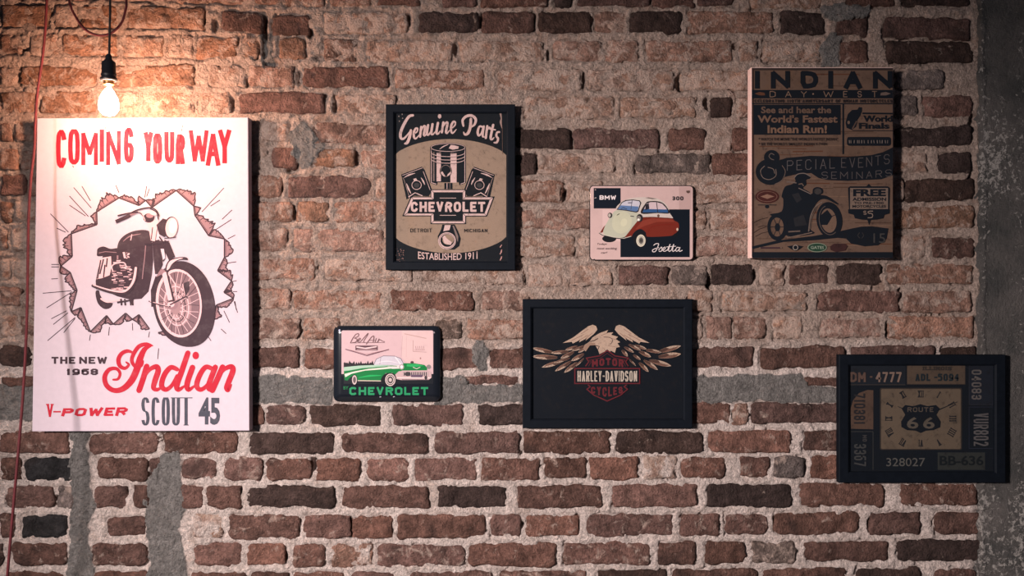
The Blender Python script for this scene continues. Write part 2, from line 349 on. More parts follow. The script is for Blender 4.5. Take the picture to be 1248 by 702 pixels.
def brick_geo(x0, x1, yc, hh, sl, code, seed, step=3.4):
    r = random.Random(seed)
    w = (x1 - x0); n = max(4, int(w / step)); m = 8 if step < 8 else 3
    cx = (x0 + x1) / 2
    soft = r.choice((1.5, 2.5, 3.5, 5, 8)) if yc > 415 else r.uniform(1.0, 4.0)
    proud = r.uniform(0.003, 0.007) if CODE[code][1] < 0.35 else r.uniform(0.001, 0.004)
    tilt = r.uniform(-0.0015, 0.0015); tilt2 = r.uniform(-0.0015, 0.0015)
    u = np.linspace(-1, 1, n + 1); v = np.linspace(-1, 1, m + 1)
    U, V = np.meshgrid(u, v)
    hx, hy = w / 2, hh
    # push lattice towards a rounded rectangle
    PX = U * hx; PY = V * hy
    rad = min(soft, hy * 0.9)
    ex = np.clip(np.abs(PX) - (hx - rad), 0, None); ey = np.clip(np.abs(PY) - (hy - rad), 0, None)
    el = np.hypot(ex, ey); k = np.where(el > rad, rad / np.maximum(el, 1e-6), 1)
    PX = np.sign(PX) * (np.minimum(np.abs(PX), hx - rad) + ex * k); PY = np.sign(PY) * (np.minimum(np.abs(PY), hy - rad) + ey * k)
    edge = np.maximum(np.abs(U), np.abs(V))
    jx = fbm((PX + cx) / 8, (PY + yc) / 8, seed % 97, 3, .7) * 3.2; jy = fbm((PX + cx) / 9, (PY + yc) / 9, seed % 89 + 7, 3, .7) * 3.0
    big = fbm((PX + cx) / 30, (PY + yc) / 30, seed % 83 + 17, 2) * 2.2
    PX = PX + jx * edge; PY = PY + (jy + big) * edge
    GX = cx + PX; GY = yc + PY + sl * PX
    DZ = proud + tilt * U + tilt2 * V + 0.0042 * fbm(GX / 13, GY / 10, seed % 71 + 3, 4, 0.85)
    DZ -= 0.0030 * sstep(0.72, 1.0, np.abs(V)) ** 1.5 + 0.0030 * sstep(1 - 4 / hx, 1.0, np.abs(U)) ** 1.5
    chip = fbm(GX / 16, GY / 16, seed % 61 + 31, 3)
    DZ -= 0.006 * sstep(0.30, 0.42, chip + 0.12 * edge)
    DZ = np.minimum(DZ, 0.0115)
    vs = [((GX[j, i] - 624) * S, -DZ[j, i], ZC - (GY[j, i] - 351) * S) for j in range(m + 1) for i in range(n + 1)]
    fs = []; row = n + 1
    for j in range(m):
        for i in range(n):
            a = j * row + i; fs.append((a, a + row, a + row + 1, a + 1))
    ring = [i for i in range(n + 1)] + [j * row + n for j in range(1, m + 1)] + [m * row + i for i in range(n - 1, -1, -1)] + [j * row for j in range(m - 1, 0, -1)]
    base = len(vs)
    for q in ring: vs.append((vs[q][0], 0.028, vs[q][2]))
    L_ = len(ring)
    for q in range(L_):
        fs.append((ring[q], ring[(q + 1) % L_], base + (q + 1) % L_, base + q))
    return vs, fs

for k, b in enumerate(BR):
    x0, x1, yc, hh, sl, code = b
    vs, fs = brick_geo(x0, x1, yc, hh, sl, code, 1000 + k * 7)
    c0 = Vector(((x0 + x1) / 2 * S - 624 * S, 0, ZC - (yc - 351) * S))
    vs = [(v[0] - c0.x, v[1], v[2] - c0.z) for v in vs]
    o = mesh_obj('brick', vs, fs, M_BRICK, wall, True, c0)
    c, sm = CODE[code]; rr = random.Random(k * 3 + 1); f = rr.uniform(0.82, 1.15); wrm = rr.uniform(0.94, 1.07)
    o.color = (lin(c[0]) * f * wrm, lin(c[1]) * f, lin(c[2]) * f / wrm, min(1, max(0, sm + rr.uniform(-0.08, 0.12))))
AV, AF = [], []
for k, b in enumerate(OUT):
    vs, fs = brick_geo(*b, 9000 + k * 5, 22.0)
    o_ = len(AV); AV += vs; AF += [tuple(i + o_ for i in f) for f in fs]
o = mesh_obj('outlying_brick', AV, AF, M_BRICK, wall, True); o['kind'] = 'stuff'
o.color = (lin(132), lin(88), lin(70), 0.3)

# ------------------------------------------------------------------ concrete pillar on the right, floor
pxs = axis([(1187, 1260, 1.7), (1260, 1470, 6)]); pys = axis([(-300, -30, 6), (-30, 730, 1.9), (730, 955, 6)])
PX, PY = np.meshgrid(pxs, pys)
edge = PX - 1193 - 5 * fbm(PX / 9, PY / 16, 6, 3)
pd = 0.006 + 0.003 * fbm(PX / 40, PY / 40, 61, 3) + 0.0016 * fbm(PX / 5, PY / 5, 62, 3, 0.7)
pd += 0.006 * np.exp(-((edge - 3) / 3.5) ** 2)
pd -= 0.05 * sstep(0, -6, edge)
rough = np.exp(-((PY - 190) / 60) ** 2) * np.exp(-((PX - 1212) / 26) ** 2) + sstep(570, 620, PY) * 0.6
pd += rough * 0.006 * np.abs(fbm(PX / 7, PY / 7, 64, 4, 0.65))
pil = relief_grid('concrete_pillar', pxs, pys, pd, M_CONC, {'fleck': np.clip(rough + 0.35 * sstep(1225, 1245, PX) + 0.6 * np.exp(-((edge - 4) / 5) ** 2), 0, 1)})
pil['kind'] = 'structure'; pil['label'] = 'dark rough concrete pillar with pale flecks at the end of the wall'
mf = plain('floor_concrete', (96, 90, 86), 0.8, grain=0.3)
fl = mesh_obj('floor', [(-3, -4, 0), (3, -4, 0), (3, 0.03, 0), (-3, 0.03, 0), (-3, -4, -0.05), (3, -4, -0.05), (3, 0.03, -0.05), (-3, 0.03, -0.05)],
              [(0, 1, 2, 3), (7, 6, 5, 4), (0, 4, 5, 1), (1, 5, 6, 2), (2, 6, 7, 3), (3, 7, 4, 0)], mf)
fl['kind'] = 'structure'; fl['label'] = 'plain grey concrete floor below the brick wall'

# ------------------------------------------------------------------ printing: flat ink shapes on a sign, drawn in photo pixels
GLY = {'A': '06 20 46|14 34', 'B': '06 00 30 41 42 33 03|33 44 45 36 06', 'C': '41 30 10 01 05 16 36 45', 'D': '00 06 26 45 41 20 00',
 'E': '40 00 06 46|03 33', 'F': '40 00 06|03 33', 'G': '41 30 10 01 05 16 36 45 43 23', 'H': '00 06|40 46|03 43', 'I': '20 26', 'J': '40 45 36 16 05',
 'K': '00 06|40 03|13 46', 'L': '00 06 46', 'M': '06 00 24 40 46', 'N': '06 00 46 40', 'O': '20 30 41 45 36 16 05 01 10 20', 'P': '06 00 30 41 42 33 03',
 'Q': '20 30 41 45 36 16 05 01 10 20|34 46', 'R': '06 00 30 41 42 33 03|23 46', 'S': '41 30 10 01 02 13 33 44 45 36 16 05', 'T': '00 40|20 26',
 'U': '00 05 16 36 45 40', 'V': '00 26 40', 'W': '00 16 21 36 40', 'X': '00 46|40 06', 'Y': '00 23 40|23 26', 'Z': '00 40 06 46',
 '0': '20 30 41 45 36 16 05 01 10 20', '1': '11 20 26', '2': '01 10 30 41 42 06 46', '3': '01 10 30 41 42 33 13|33 44 45 36 16 05', '4': '36 30 04 44',
 '5': '40 00 02 32 43 45 36 06', '6': '40 10 01 05 16 36 45 43 32 02', '7': '00 40 16', '8': '10 30 41 42 33 13 02 01 10|13 04 05 16 36 45 44 33',
 '9': '06 36 45 41 30 10 01 03 14 44', '-': '03 43', "'": '20 22', '!': '20 24|25 26', '$': '41 30 10 01 02 13 33 44 45 36 16 05|20 26', '.': '25 26', '*': '13 33', ' ': ''}
WID = {'I': .3, '1': .6, 'M': 1.2, 'W': 1.3, '-': .6, '.': .3, "'": .3, ' ': .6, '!': .3, '*': .4, 'L': .85, 'E': .88, 'F': .85}

class Ink:
    """collects flat coloured shapes; build() makes one mesh part of them"""
    def __init__(self, depth):
        self.d = depth; self.n = 0; self.auto = None; self.tr = (0, 0, 1.0); self.reset()
    def reset(self): self.v = []; self.f = []; self.c = []
    def zoom(self, ox, oy, f): self.tr = (ox, oy, f)
    def pt(self, p): return (self.tr[0] + p[0] / self.tr[2], self.tr[1] + p[1] / self.tr[2])
    def _add(self, pts, faces, colr, up=True):
        self.n += 1
        b = len(self.v); dd = self.d + 0.000013 * self.n
        for p in pts:
            q = self.pt(p); self.v.append(P(q[0], q[1], dd))
        for f in faces: self.f.append([i + b for i in f]); self.c.append(colr)
    def poly(self, pts, colr): self._add(pts, [list(range(len(pts)))[::-1]], colr)
    def spoly(self, pts, colr):
        n = len(pts); q = []
        for i in range(n):
            p0, p1, p2, p3 = pts[i - 1], pts[i], pts[(i + 1) % n], pts[(i + 2) % n]
            for s in range(4):
                t = s / 4; q.append(tuple(0.5 * (2 * p1[k] + (p2[k] - p0[k]) * t + (2 * p0[k] - 5 * p1[k] + 4 * p2[k] - p3[k]) * t * t + (3 * p1[k] - p0[k] - 3 * p2[k] + p3[k]) * t ** 3) for k in (0, 1)))
        self.poly(q, colr)
    def rect(self, x0, y0, x1, y1, colr): self.poly([(x0, y0), (x1, y0), (x1, y1), (x0, y1)], colr)
    def rrect(self, x0, y0, x1, y1, r, colr):
        pts = []
        for cx, cy, a0 in ((x1 - r, y0 + r, -90), (x1 - r, y1 - r, 0), (x0 + r, y1 - r, 90), (x0 + r, y0 + r, 180)):
            for k in range(6):
                a = math.radians(a0 + 18 * k); pts.append((cx + r * math.cos(a), cy + r * math.sin(a)))
        self.poly(pts, colr)
    def ell(self, cx, cy, rx, ry, colr, rot=0, n=36):
        a = math.radians(rot); pts = []
        for k in range(n):
            t = 2 * math.pi * k / n; x, y = rx * math.cos(t), ry * math.sin(t)
            pts.append((cx + x * math.cos(a) - y * math.sin(a), cy + x * math.sin(a) + y * math.cos(a)))
        self.poly(pts, colr); return pts
    def ring(self, cx, cy, rx, ry, w, colr, rot=0, a0=0, a1=360, n=40):
        a = math.radians(rot); pts = []
        for k in range(n + 1):
            t = math.radians(a0 + (a1 - a0) * k / n); x, y = rx * math.cos(t), ry * math.sin(t)
            pts.append((cx + x * math.cos(a) - y * math.sin(a), cy + x * math.sin(a) + y * math.cos(a)))
        self.line(pts, w, colr)
    def line(self, pts, w, colr, wy=None, up=True):
        """ribbon along pts; w a width or list; wy gives a flat pen (w across verticals, wy across horizontals)"""
        n = len(pts)
        if n < 2: return
        W = list(w) if hasattr(w, '__len__') else [w] * n
        closed = abs(pts[0][0] - pts[-1][0]) + abs(pts[0][1] - pts[-1][1]) < 1e-6
        def nrm(a, b):
            dx, dy = b[0] - a[0], b[1] - a[1]; l = math.hypot(dx, dy) or 1e-6; return (-dy / l, dx / l)
        ns = [nrm(pts[i], pts[i + 1]) for i in range(n - 1)]
        def joint(i, s):          # normal and stretch at vertex i seen from segment s
            a = ns[i - 1] if i else (ns[-1] if closed else None); c = ns[i] if i < n - 1 else (ns[0] if closed else None)
            if a is None or c is None: return ns[s], 1.0, 0.0
            d = a[0] * c[0] + a[1] * c[1]
            if d < 0.45: return ns[s], 1.0, 0.3 * W[i]
            m = (a[0] + c[0], a[1] + c[1]); l = math.hypot(*m); m = (m[0] / l, m[1] / l)
            return m, 1 / max(0.5, m[0] * a[0] + m[1] * a[1]), 0.0
        self.n += 1
        for s in range(n - 1):
            quad = []; tx, ty = ns[s][1], -ns[s][0]
            for i, sg in ((s, -1), (s + 1, 1)):
                m, k, ext = joint(i, s); sx = W[i] / 2 * k; sy = (wy / 2 * k) if wy else sx
                cx, cy = pts[i][0] + tx * ext * sg, pts[i][1] + ty * ext * sg
                quad.append(((cx + m[0] * sx, cy + m[1] * sy), (cx - m[0] * sx, cy - m[1] * sy)))
            dd = self.d + 0.000013 * self.n + 0.000006 * (s % 2); b = len(self.v)
            for p in (quad[0][0], quad[0][1], quad[1][1], quad[1][0]):
                q = self.pt(p); self.v.append(P(q[0], q[1], dd))
            self.f.append([b, b + 1, b + 2, b + 3]); self.c.append(colr)
    def curve(self, pts, w, colr, sub=6, up=True):
        n = len(pts); W = list(w) if hasattr(w, '__len__') else [w] * n
        while len(W) < n: W.append(W[-1])
        q = []; ww = []
        for i in range(n - 1):
            p0, p1, p2, p3 = pts[max(i - 1, 0)], pts[i], pts[i + 1], pts[min(i + 2, n - 1)]
            for s in range(sub):
                t = s / sub
                q.append(tuple(0.5 * (2 * p1[k] + (p2[k] - p0[k]) * t + (2 * p0[k] - 5 * p1[k] + 4 * p2[k] - p3[k]) * t * t + (3 * p1[k] - p0[k] - 3 * p2[k] + p3[k]) * t ** 3) for k in (0, 1)))
                ww.append(W[i] + (W[i + 1] - W[i]) * t)
        q.append(tuple(pts[-1])); ww.append(W[-1])
        self.line(q, ww, colr, up=up)
        for e, r in ((q[0], ww[0]), (q[-1], ww[-1])):
            if r > 0.1: self._add([(e[0] + r / 2 * math.cos(k * .785), e[1] + r / 2 * math.sin(k * .785)) for k in range(8)], [list(range(8))[::-1]], colr, False)
    def letter(self, ch, x0, y0, x1, y1, w, colr, wy=None, shear=0, warp=None, serif=0, rnd=False):
        ww = wy or w
        for st in GLY.get(ch, '').split('|'):
            if not st: continue
            pts = []
            for t in st.split():
                u, v = int(t[0]) / 4, int(t[1]) / 6
                pts.append([x0 + w / 2 + u * max(0, x1 - x0 - w), y0 + ww / 2 + v * max(0, y1 - y0 - ww)])
            # stretch the free ends so that square ends reach the box
            for e, o in (() if pts[0] == pts[-1] else ((0, 1), (-1, -2))):
                if abs(pts[e][0] - pts[o][0]) < abs(pts[e][1] - pts[o][1]): pts[e][1] += math.copysign(ww / 2, pts[e][1] - pts[o][1])
                elif abs(pts[e][1] - pts[o][1]) < 1e-6: pts[e][0] += math.copysign(w / 2, pts[e][0] - pts[o][0]) * 0.9
            if rnd and ch in 'COGSU0368925DBPRQJ':
                q = [pts[0]]
                for i in range(1, len(pts) - 1):
                    for t in (0.25, 0.0, 0.0):
                        pass
                    a, b, c = pts[i - 1], pts[i], pts[i + 1]
                    q += [[b[0] + (a[0] - b[0]) * .3, b[1] + (a[1] - b[1]) * .3], [b[0] * .7 + (a[0] + c[0]) * .15, b[1] * .7 + (a[1] + c[1]) * .15], [b[0] + (c[0] - b[0]) * .3, b[1] + (c[1] - b[1]) * .3]]
                pts = q + [pts[-1]]
            if shear: pts = [[p[0] + (y1 - p[1]) * shear, p[1]] for p in pts]
            extra = []
            if serif:
                for e in (0, -1):
                    p = pts[e]
                    if abs(p[1] - y0) < ww * 1.5 or abs(p[1] - y1) < ww * 1.5:
                        sy = y0 + ww / 2 if abs(p[1] - y0) < abs(p[1] - y1) else y1 - ww / 2
                        extra.append([[p[0] - w * .5 - serif, sy], [p[0] + w * .5 + serif, sy]])
            if warp: pts = [warp(*p) for p in pts]; extra = [[warp(*p) for p in e] for e in extra]
            self.line(pts, w, colr, wy, up=False)
            for e in extra: self.line(e, ww, colr, up=False)
    def text(self, s, x0, y0, x1, y1, w, colr, gap=.28, **kw):
        self.n += 1; n0 = self.n
        tot = sum(WID.get(c, 1) for c in s) + gap * (len(s) - 1); u = (x1 - x0) / tot; x = x0
        for c in s:
            cw = WID.get(c, 1) * u; self.letter(c, x, y0, x + cw, y1, min(w, cw * .95), colr, **kw); x += cw + gap * u
        if self.auto: self.build(*self.auto); self.n = n0
    def font(self, s, x0, y0, x1, y1, colr, bold=0.0, shear=0.0, warp=None):
        """lettering from the built-in typeface, fitted into a box"""
        cu = bpy.data.curves.new('t', 'FONT'); cu.body = s; cu.offset = bold; cu.shear = shear; cu.resolution_u = 3
        ob = bpy.data.objects.new('t', cu); me = bpy.data.meshes.new_from_object(ob)
        vs = [v.co.copy() for v in me.vertices]; fs = [list(p.vertices) for p in me.polygons]
        bpy.data.objects.remove(ob); bpy.data.meshes.remove(me); bpy.data.curves.remove(cu)
        if not vs: return
        ax, bx = min(v.x for v in vs), max(v.x for v in vs); ay, by = min(v.y for v in vs), max(v.y for v in vs)
        pts = [(x0 + (v.x - ax) / (bx - ax) * (x1 - x0), y1 - (v.y - ay) / (by - ay) * (y1 - y0)) for v in vs]
        if warp: pts = [warp(*p) for p in pts]
        n0 = self.n; self._add(pts, fs, colr)
        if self.auto: self.build(*self.auto); self.n = n0
    def build(self, name, mat, parent, label=None):
        if not self.f: return None
        c0 = parent.location
        o = mesh_obj(name, [tuple(v - c0) for v in self.v], self.f, mat, parent)
        at = o.data.attributes.new('ink', 'FLOAT_COLOR', 'FACE')
        at.data.foreach_set('color', np.array([rgb(c) for c in self.c], np.float32).ravel())
        if label: o['label'] = label
        self.reset(); return o

def slab(name, px, d0, d1, mat, parent, bev=0.0):
    """a board from photo corners (TL, TR, BR, BL on its front face), back at d0, front at d1"""
    c0 = parent.location
    fr = [P(x, y, d1) for x, y in px]; cx = sum((v for v in fr), Vector()) / 4
    rings = []
    b = bev
    def inset(vs, k): return [v + Vector((-math.copysign(k, v.x - cx.x), 0, -math.copysign(k, v.z - cx.z))) for v in vs]
    rings.append([Vector((v.x, -d0, v.z)) for v in fr])
    if b: rings += [[Vector((v.x, -(d1 - b), v.z)) for v in fr], [Vector((v.x, -(d1 - b * .3), v.z)) for v in inset(fr, b * .3)], inset(fr, b)]
    else: rings.append(fr)
    vs = [v - c0 for r in rings for v in r]; fs = []
    for r in range(len(rings) - 1):
        for i in range(4):
            j = (i + 1) % 4; fs.append((r * 4 + i, r * 4 + j, r * 4 + 4 + j, r * 4 + 4 + i))
    fs.append((3, 2, 1, 0)); k = (len(rings) - 1) * 4; fs.append((k, k + 1, k + 2, k + 3))
    return mesh_obj(name, vs, [f[::-1] for f in fs], mat, parent)
def rounded_pts(x0, y0, x1, y1, r, n=5):
    pts = []
    for cx, cy, a0 in ((x1 - r, y0 + r, -90), (x1 - r, y1 - r, 0), (x0 + r, y1 - r, 90), (x0 + r, y0 + r, 180)):
        for k in range(n + 1):
            a = math.radians(a0 + 90 / n * k); pts.append((cx + r * math.cos(a), cy + r * math.sin(a)))
    return pts
def loft(name, rings, mat, parent, smooth=False, cap=True):
    """rings of (photo points, depth), outer to inner"""
    c0 = parent.location; n = len(rings[0][0]); vs = []; fs = []
    for pts, d in rings: vs += [P(x, y, d) - c0 for x, y in pts]
    for r in range(len(rings) - 1):
        for i in range(n):
            j = (i + 1) % n; fs.append((r * n + i, r * n + n + i, r * n + n + j, r * n + j))
    if cap:
        fs.append([*range(n)]); k = (len(rings) - 1) * n; fs.append([k + i for i in range(n)][::-1])
    return mesh_obj(name, vs, fs, mat, parent, smooth)
def frame_rails(px, w, d0, d1, lip, mat, parent):
    """four mitred rails"""
    (x0, y0, x1, y1) = px; f0 = (D - 0) / (D - d1)
    o = [(x0, y0), (x1, y0), (x1, y1), (x0, y1)]; i_ = [(x0 + w, y0 + w), (x1 - w, y0 + w), (x1 - w, y1 - w), (x0 + w, y1 - w)]
    c0 = parent.location
    for k in range(4):
        a, b = k, (k + 1) % 4
        def quad(p, q, d): return [P(*p, d1) * 1, P(*q, d1) * 1]
        oa, ob, ia, ib = P(*o[a], d1), P(*o[b], d1), P(*i_[a], d1), P(*i_[b], d1)
        def mid(p, q, t): return p.lerp(q, t)
        def at(v, d): return Vector((v.x, -d, v.z)) - c0
        prof = [(0.0, d0), (0.0, d1 - 0.0015), (0.08, d1), (0.85, d1), (1.0, d1 - 0.0035), (1.0, d0)]
        vs = [at(mid(oa, ia, t), d) for t, d in prof] + [at(mid(ob, ib, t), d) for t, d in prof]
        n = len(prof); fs = [(j, j + n, (j + 1) % n + n, (j + 1) % n) for j in range(n)] + [list(range(n)), list(range(n, 2 * n))[::-1]]
        mesh_obj('frame_rail', vs, fs, mat, parent)

BLACK = (27, 30, 37)
M_FRAME = plain('black_painted_wood', (16, 20, 27), 0.6, grain=0.2, spec=0.06)
M_CANVAS = plain('white_canvas', (189, 172, 182), 0.75, grain=0.05)
M_PAPER = print_material('poster_ink', 0.7, 0.06, 30, worn=(240, 225, 225))
M_VINT = print_material('aged_print_ink', 0.65, 0.3, 22, worn=(40, 33, 31), fleck=0.5)
M_VINT2 = print_material('aged_canvas_ink', 0.7, 0.45, 18, worn=(26, 23, 24), fleck=0.55)
M_TIN = print_material('enamel_ink', 0.28, 0.12, 40, coat=0.15, spec=0.25)
M_GLASS = glass_material()

# ------------------------------------------------------------------ large white canvas print with the motorcycle
INKD = (62, 47, 54); PINK = (214, 172, 176); MID = (140, 108, 114); RED = (180, 32, 46); PAPER = (191, 174, 184)
root = empty('canvas_print', P(172, 335, 0.012), 'large white canvas poster of a motorcycle bursting through torn paper, under the glowing bulb', 'poster')
pc = [(45, 144), (302.5, 143), (304, 525), (39, 526)]
DP = 0.046
slab('canvas', pc, 0.0125, DP, M_CANVAS, root, 0.002)
k = Ink(DP)
# torn hole
Z1, Z2 = (30, 135, 4.303), (30, 280, 4.303)
def zz(z, pts): return [(z[0] + x / z[2], z[1] + y / z[2]) for x, y in pts]
hole = zz(Z1, [(245, 645), (380, 597), (378, 530), (495, 457), (600, 497), (635, 470), (668, 507), (795, 418), (887, 500), (893, 548), (965, 655), (1048, 672)]) + \
       zz(Z2, [(1048, 145), (1012, 215), (1085, 268), (1045, 328), (1095, 360), (1005, 395), (990, 470), (700, 540), (655, 520), (600, 445), (565, 470), (530, 437), (465, 495), (430, 450), (345, 535), (295, 408), (245, 430), (275, 318), (240, 225), (190, 190), (250, 140)])
flap_h = [7, 8, 14, 8, 9, 8, 11, 14, 8, 15, 9, 11, 12, 10, 9, 9, 8, 9, 8, 0, 10, 8, 9, 8, 8, 8, 9, 9, 8, 11, 10, 11, 12]
rr = random.Random(4)
for i in range(len(hole)):
    a, b = hole[i], hole[(i + 1) % len(hole)]; h = flap_h[i % len(flap_h)]
    if h == 0: continue
    k.n = 0
    dx, dy = b[0] - a[0], b[1] - a[1]; l = math.hypot(dx, dy) or 1; nx, ny = dy / l, -dx / l
    n = max(5, int(l / 1.6)); out = []; pk = rr.choice((0.3, 0.65, 0.75)); h = min(h, l * 0.75 + 3)
    for s in range(n + 1):
        t = s / n; prof = (t / pk if t < pk else (1 - t) / (1 - pk)) ** 0.55
        hh = h * prof * rr.uniform(0.62, 1.05)
        out.append((a[0] + dx * t + nx * hh + rr.uniform(-.5, .5), a[1] + dy * t + ny * hh))
    k.poly([a] + out[1:-1] + [b], (142, 108, 113))
    sh = [(p[0] * .45 + (a[0] + dx * (s + 1) / n) * .55, p[1] * .45 + (a[1] + dy * (s + 1) / n) * .55) for s, p in enumerate(out[1:-1])]
    k.line([a] + out[1:-1] + [b], 1.6, INKD); k.line([a, b], 1.7, INKD)
    k.line([(a[0] + nx * 1.6 + dx * .1, a[1] + ny * 1.6 + dy * .1), (b[0] + nx * 1.6 - dx * .1, b[1] + ny * 1.6 - dy * .1)], 0.5, INKD)
    for s in range(2, len(out) - 2, 3):
        p = out[s]; k.line([p, (p[0] - nx * h * .35 + rr.uniform(-1, 1), p[1] - ny * h * .35)], 0.8, INKD)
k.build('torn_edge', M_PAPER, root); k.n = 20
def seg(z, l):
    k.zoom(*z)
    for a in l: k.line([(a[0], a[1]), (a[2], a[3])], 4.2, INKD); k.build('speed_line', M_PAPER, root); k.n -= 1
seg(Z1, [(300, 395, 345, 472), (257, 402, 350, 510), (235, 447, 335, 555), (235, 495, 320, 552), (135, 540, 230, 637), (168, 615, 215, 637), (478, 390, 495, 430), (640, 395, 630, 455), (655, 408, 640, 450), (1045, 405, 930, 530), (1025, 468, 975, 500), (1088, 520, 1035, 570), (1085, 570, 1000, 625), (1105, 652, 1065, 672), (830, 75, 822, 110), (420, 80, 425, 95), (252, 288, 257, 298)])
seg(Z2, [(140, 182, 180, 182), (140, 195, 180, 195), (140, 258, 175, 256), (95, 333, 245, 320), (115, 410, 250, 325), (140, 467, 220, 425), (150, 497, 228, 435), (205, 540, 265, 465), (120, 582, 265, 460), (345, 550, 340, 582), (445, 510, 440, 555), (565, 490, 567, 528), (655, 535, 650, 565), (1065, 175, 1110, 168), (1090, 272, 1112, 267), (1092, 324, 1115, 324), (1098, 375, 1117, 435), (1103, 375, 1110, 420), (1045, 425, 1075, 487), (1030, 520, 1057, 545), (955, 550, 978, 583), (703, 622, 698, 678)])
# the motorcycle
k.zoom(100, 240, 3.511)
k.spoly([(58, 405), (62, 440), (75, 465), (98, 480), (122, 474), (132, 456), (120, 452), (96, 446), (78, 420), (72, 400)], INKD)      # rear tyre
k.poly([(118, 240), (160, 222), (240, 205), (300, 195), (305, 270), (300, 330), (285, 405), (255, 436), (205, 440), (150, 425), (100, 402), (60, 395), (58, 360), (70, 300), (90, 250)], INKD)  # engine mass
k.spoly([(64, 238), (68, 220), (92, 212), (122, 222), (152, 220), (152, 244), (112, 250), (68, 254)], INKD)                            # seat
k.line([(72, 240), (100, 234), (148, 238)], 3, MID)
k.poly([(74, 262), (124, 254), (126, 300), (118, 335), (84, 348), (62, 352), (70, 308)], PINK)                                       # side panel
for a, b in (((80, 270), (66, 350)), ((92, 266), (76, 330)), ((98, 290), (92, 344)), ((108, 262), (104, 300))): k.line([a, b], 6, INKD)
k.spoly([(150, 222), (158, 190), (182, 164), (218, 147), (262, 141), (292, 150), (302, 178), (290, 204), (240, 212), (160, 226)], (66, 52, 58))  # tank
k.curve([(176, 190), (205, 168), (250, 158)], [2, 6, 2], MID); k.line([(213, 160), (208, 186)], 4, PINK)
rr = random.Random(8)
for cx, cy, w, h in ((146, 345, 26, 60), (176, 355, 34, 80), (206, 330, 18, 60), (150, 280, 22, 18), (180, 300, 26, 16), (196, 252, 12, 24), (150, 395, 44, 10)):
    for q in range(9):
        x = cx + rr.uniform(-.5, .5) * w; y = cy + (q / 9 - .5) * h
        k.line([(x - w * .35, y), (x + w * .3, y + rr.uniform(-3, 3))], rr.uniform(2.5, 5.5), rr.choice((PINK, PINK, MID)))
k.curve([(132, 318), (128, 296), (150, 282), (180, 282), (190, 300)], 5, PINK)
k.line([(178, 236), (184, 262)], 9, PINK); k.line([(152, 250), (152, 268)], 7, MID)
k.curve([(272, 210), (268, 260), (262, 310), (258, 350)], 4, MID)
k.curve([(232, 300), (226, 350), (208, 392), (178, 412), (130, 408), (85, 396), (46, 380)], [18, 17, 16, 16, 15, 13, 13], INKD)
k.curve([(230, 304), (222, 352), (204, 386), (176, 405), (130, 401), (85, 389), (48, 376)], [10, 11, 9, 8, 7, 6, 5], PINK)
k.curve([(160, 440), (110, 448), (82, 436)], [8, 10, 8], PINK); k.line([(150, 452), (220, 440)], 8, INKD)
for x in (166, 182, 206, 214): k.line([(x, 436), (x + 3, 464)], 7, INKD)
k.poly([(300, 190), (330, 182), (338, 240), (345, 290), (325, 330), (312, 330), (306, 270)], INKD)                                     # frame neck
k.poly([(352, 182), (374, 196), (398, 256), (372, 272), (352, 230)], INKD)
k.poly([(330, 186), (350, 190), (358, 262), (346, 278), (336, 240)], INKD); k.poly([(336, 222), (350, 222), (357, 262), (346, 270)], PAPER)
# front wheel
k.spoly([(372, 296), (400, 277), (448, 278), (500, 308), (542, 366), (567, 448), (566, 530), (546, 590), (507, 630), (457, 642), (406, 630), (356, 592), (322, 534), (303, 462), (299, 400), (316, 345), (345, 312)], INKD)
k.ell(414, 455, 98, 147, PINK, -6); k.ell(416, 455, 88, 136, (118, 92, 98), -6)
k.ell(408, 462, 60, 92, (150, 118, 122), -6); k.ring(404, 466, 52, 84, 5, (205, 165, 170), -6); k.ring(404, 470, 38, 64, 4, INKD, -6); k.ring(400, 470, 30, 52, 4, PINK, -6)
for q in range(30):
    a = math.radians(q * 12 + 4); b = a + (0.35 if q % 2 else -0.35)
    k.line([(400 + 22 * math.cos(b), 468 + 36 * math.sin(b)), (415 + 87 * math.cos(a), 455 + 135 * math.sin(a))], 2.2, (208, 172, 176) if q % 3 else INKD)
k.poly([(436, 368), (458, 360), (460, 396), (444, 424), (432, 410)], INKD); k.line([(440, 420), (430, 372)], 3, PINK)
k.ell(384, 462, 26, 20, MID); k.ell(380, 460, 15, 12, PINK); k.line([(285, 446), (330, 462), (380, 470)], 5, INKD); k.line([(290, 447), (372, 468)], 2.5, PINK)
k.line([(376, 462), (446, 426), (452, 434)], 6, INKD)
k.line([(318, 340), (298, 400), (300, 470)], 8, INKD); k.line([(352, 318), (384, 448)], 27, INKD); k.line([(350, 322), (378, 442)], 19, PINK); k.line([(346, 322), (372, 440)], 5, PAPER)
k.line([(370, 330), (398, 372), (404, 440)], 5, PINK)
k.spoly([(356, 316), (360, 290), (376, 268), (412, 258), (444, 258), (452, 270), (420, 270), (392, 282), (376, 300), (370, 322)], INKD)
k.spoly([(362, 312), (366, 290), (380, 272), (412, 262), (432, 262), (404, 272), (384, 288), (372, 308)], PINK)
k.poly([(330, 318), (340, 306), (356, 316), (344, 330), (316, 344)], MID)
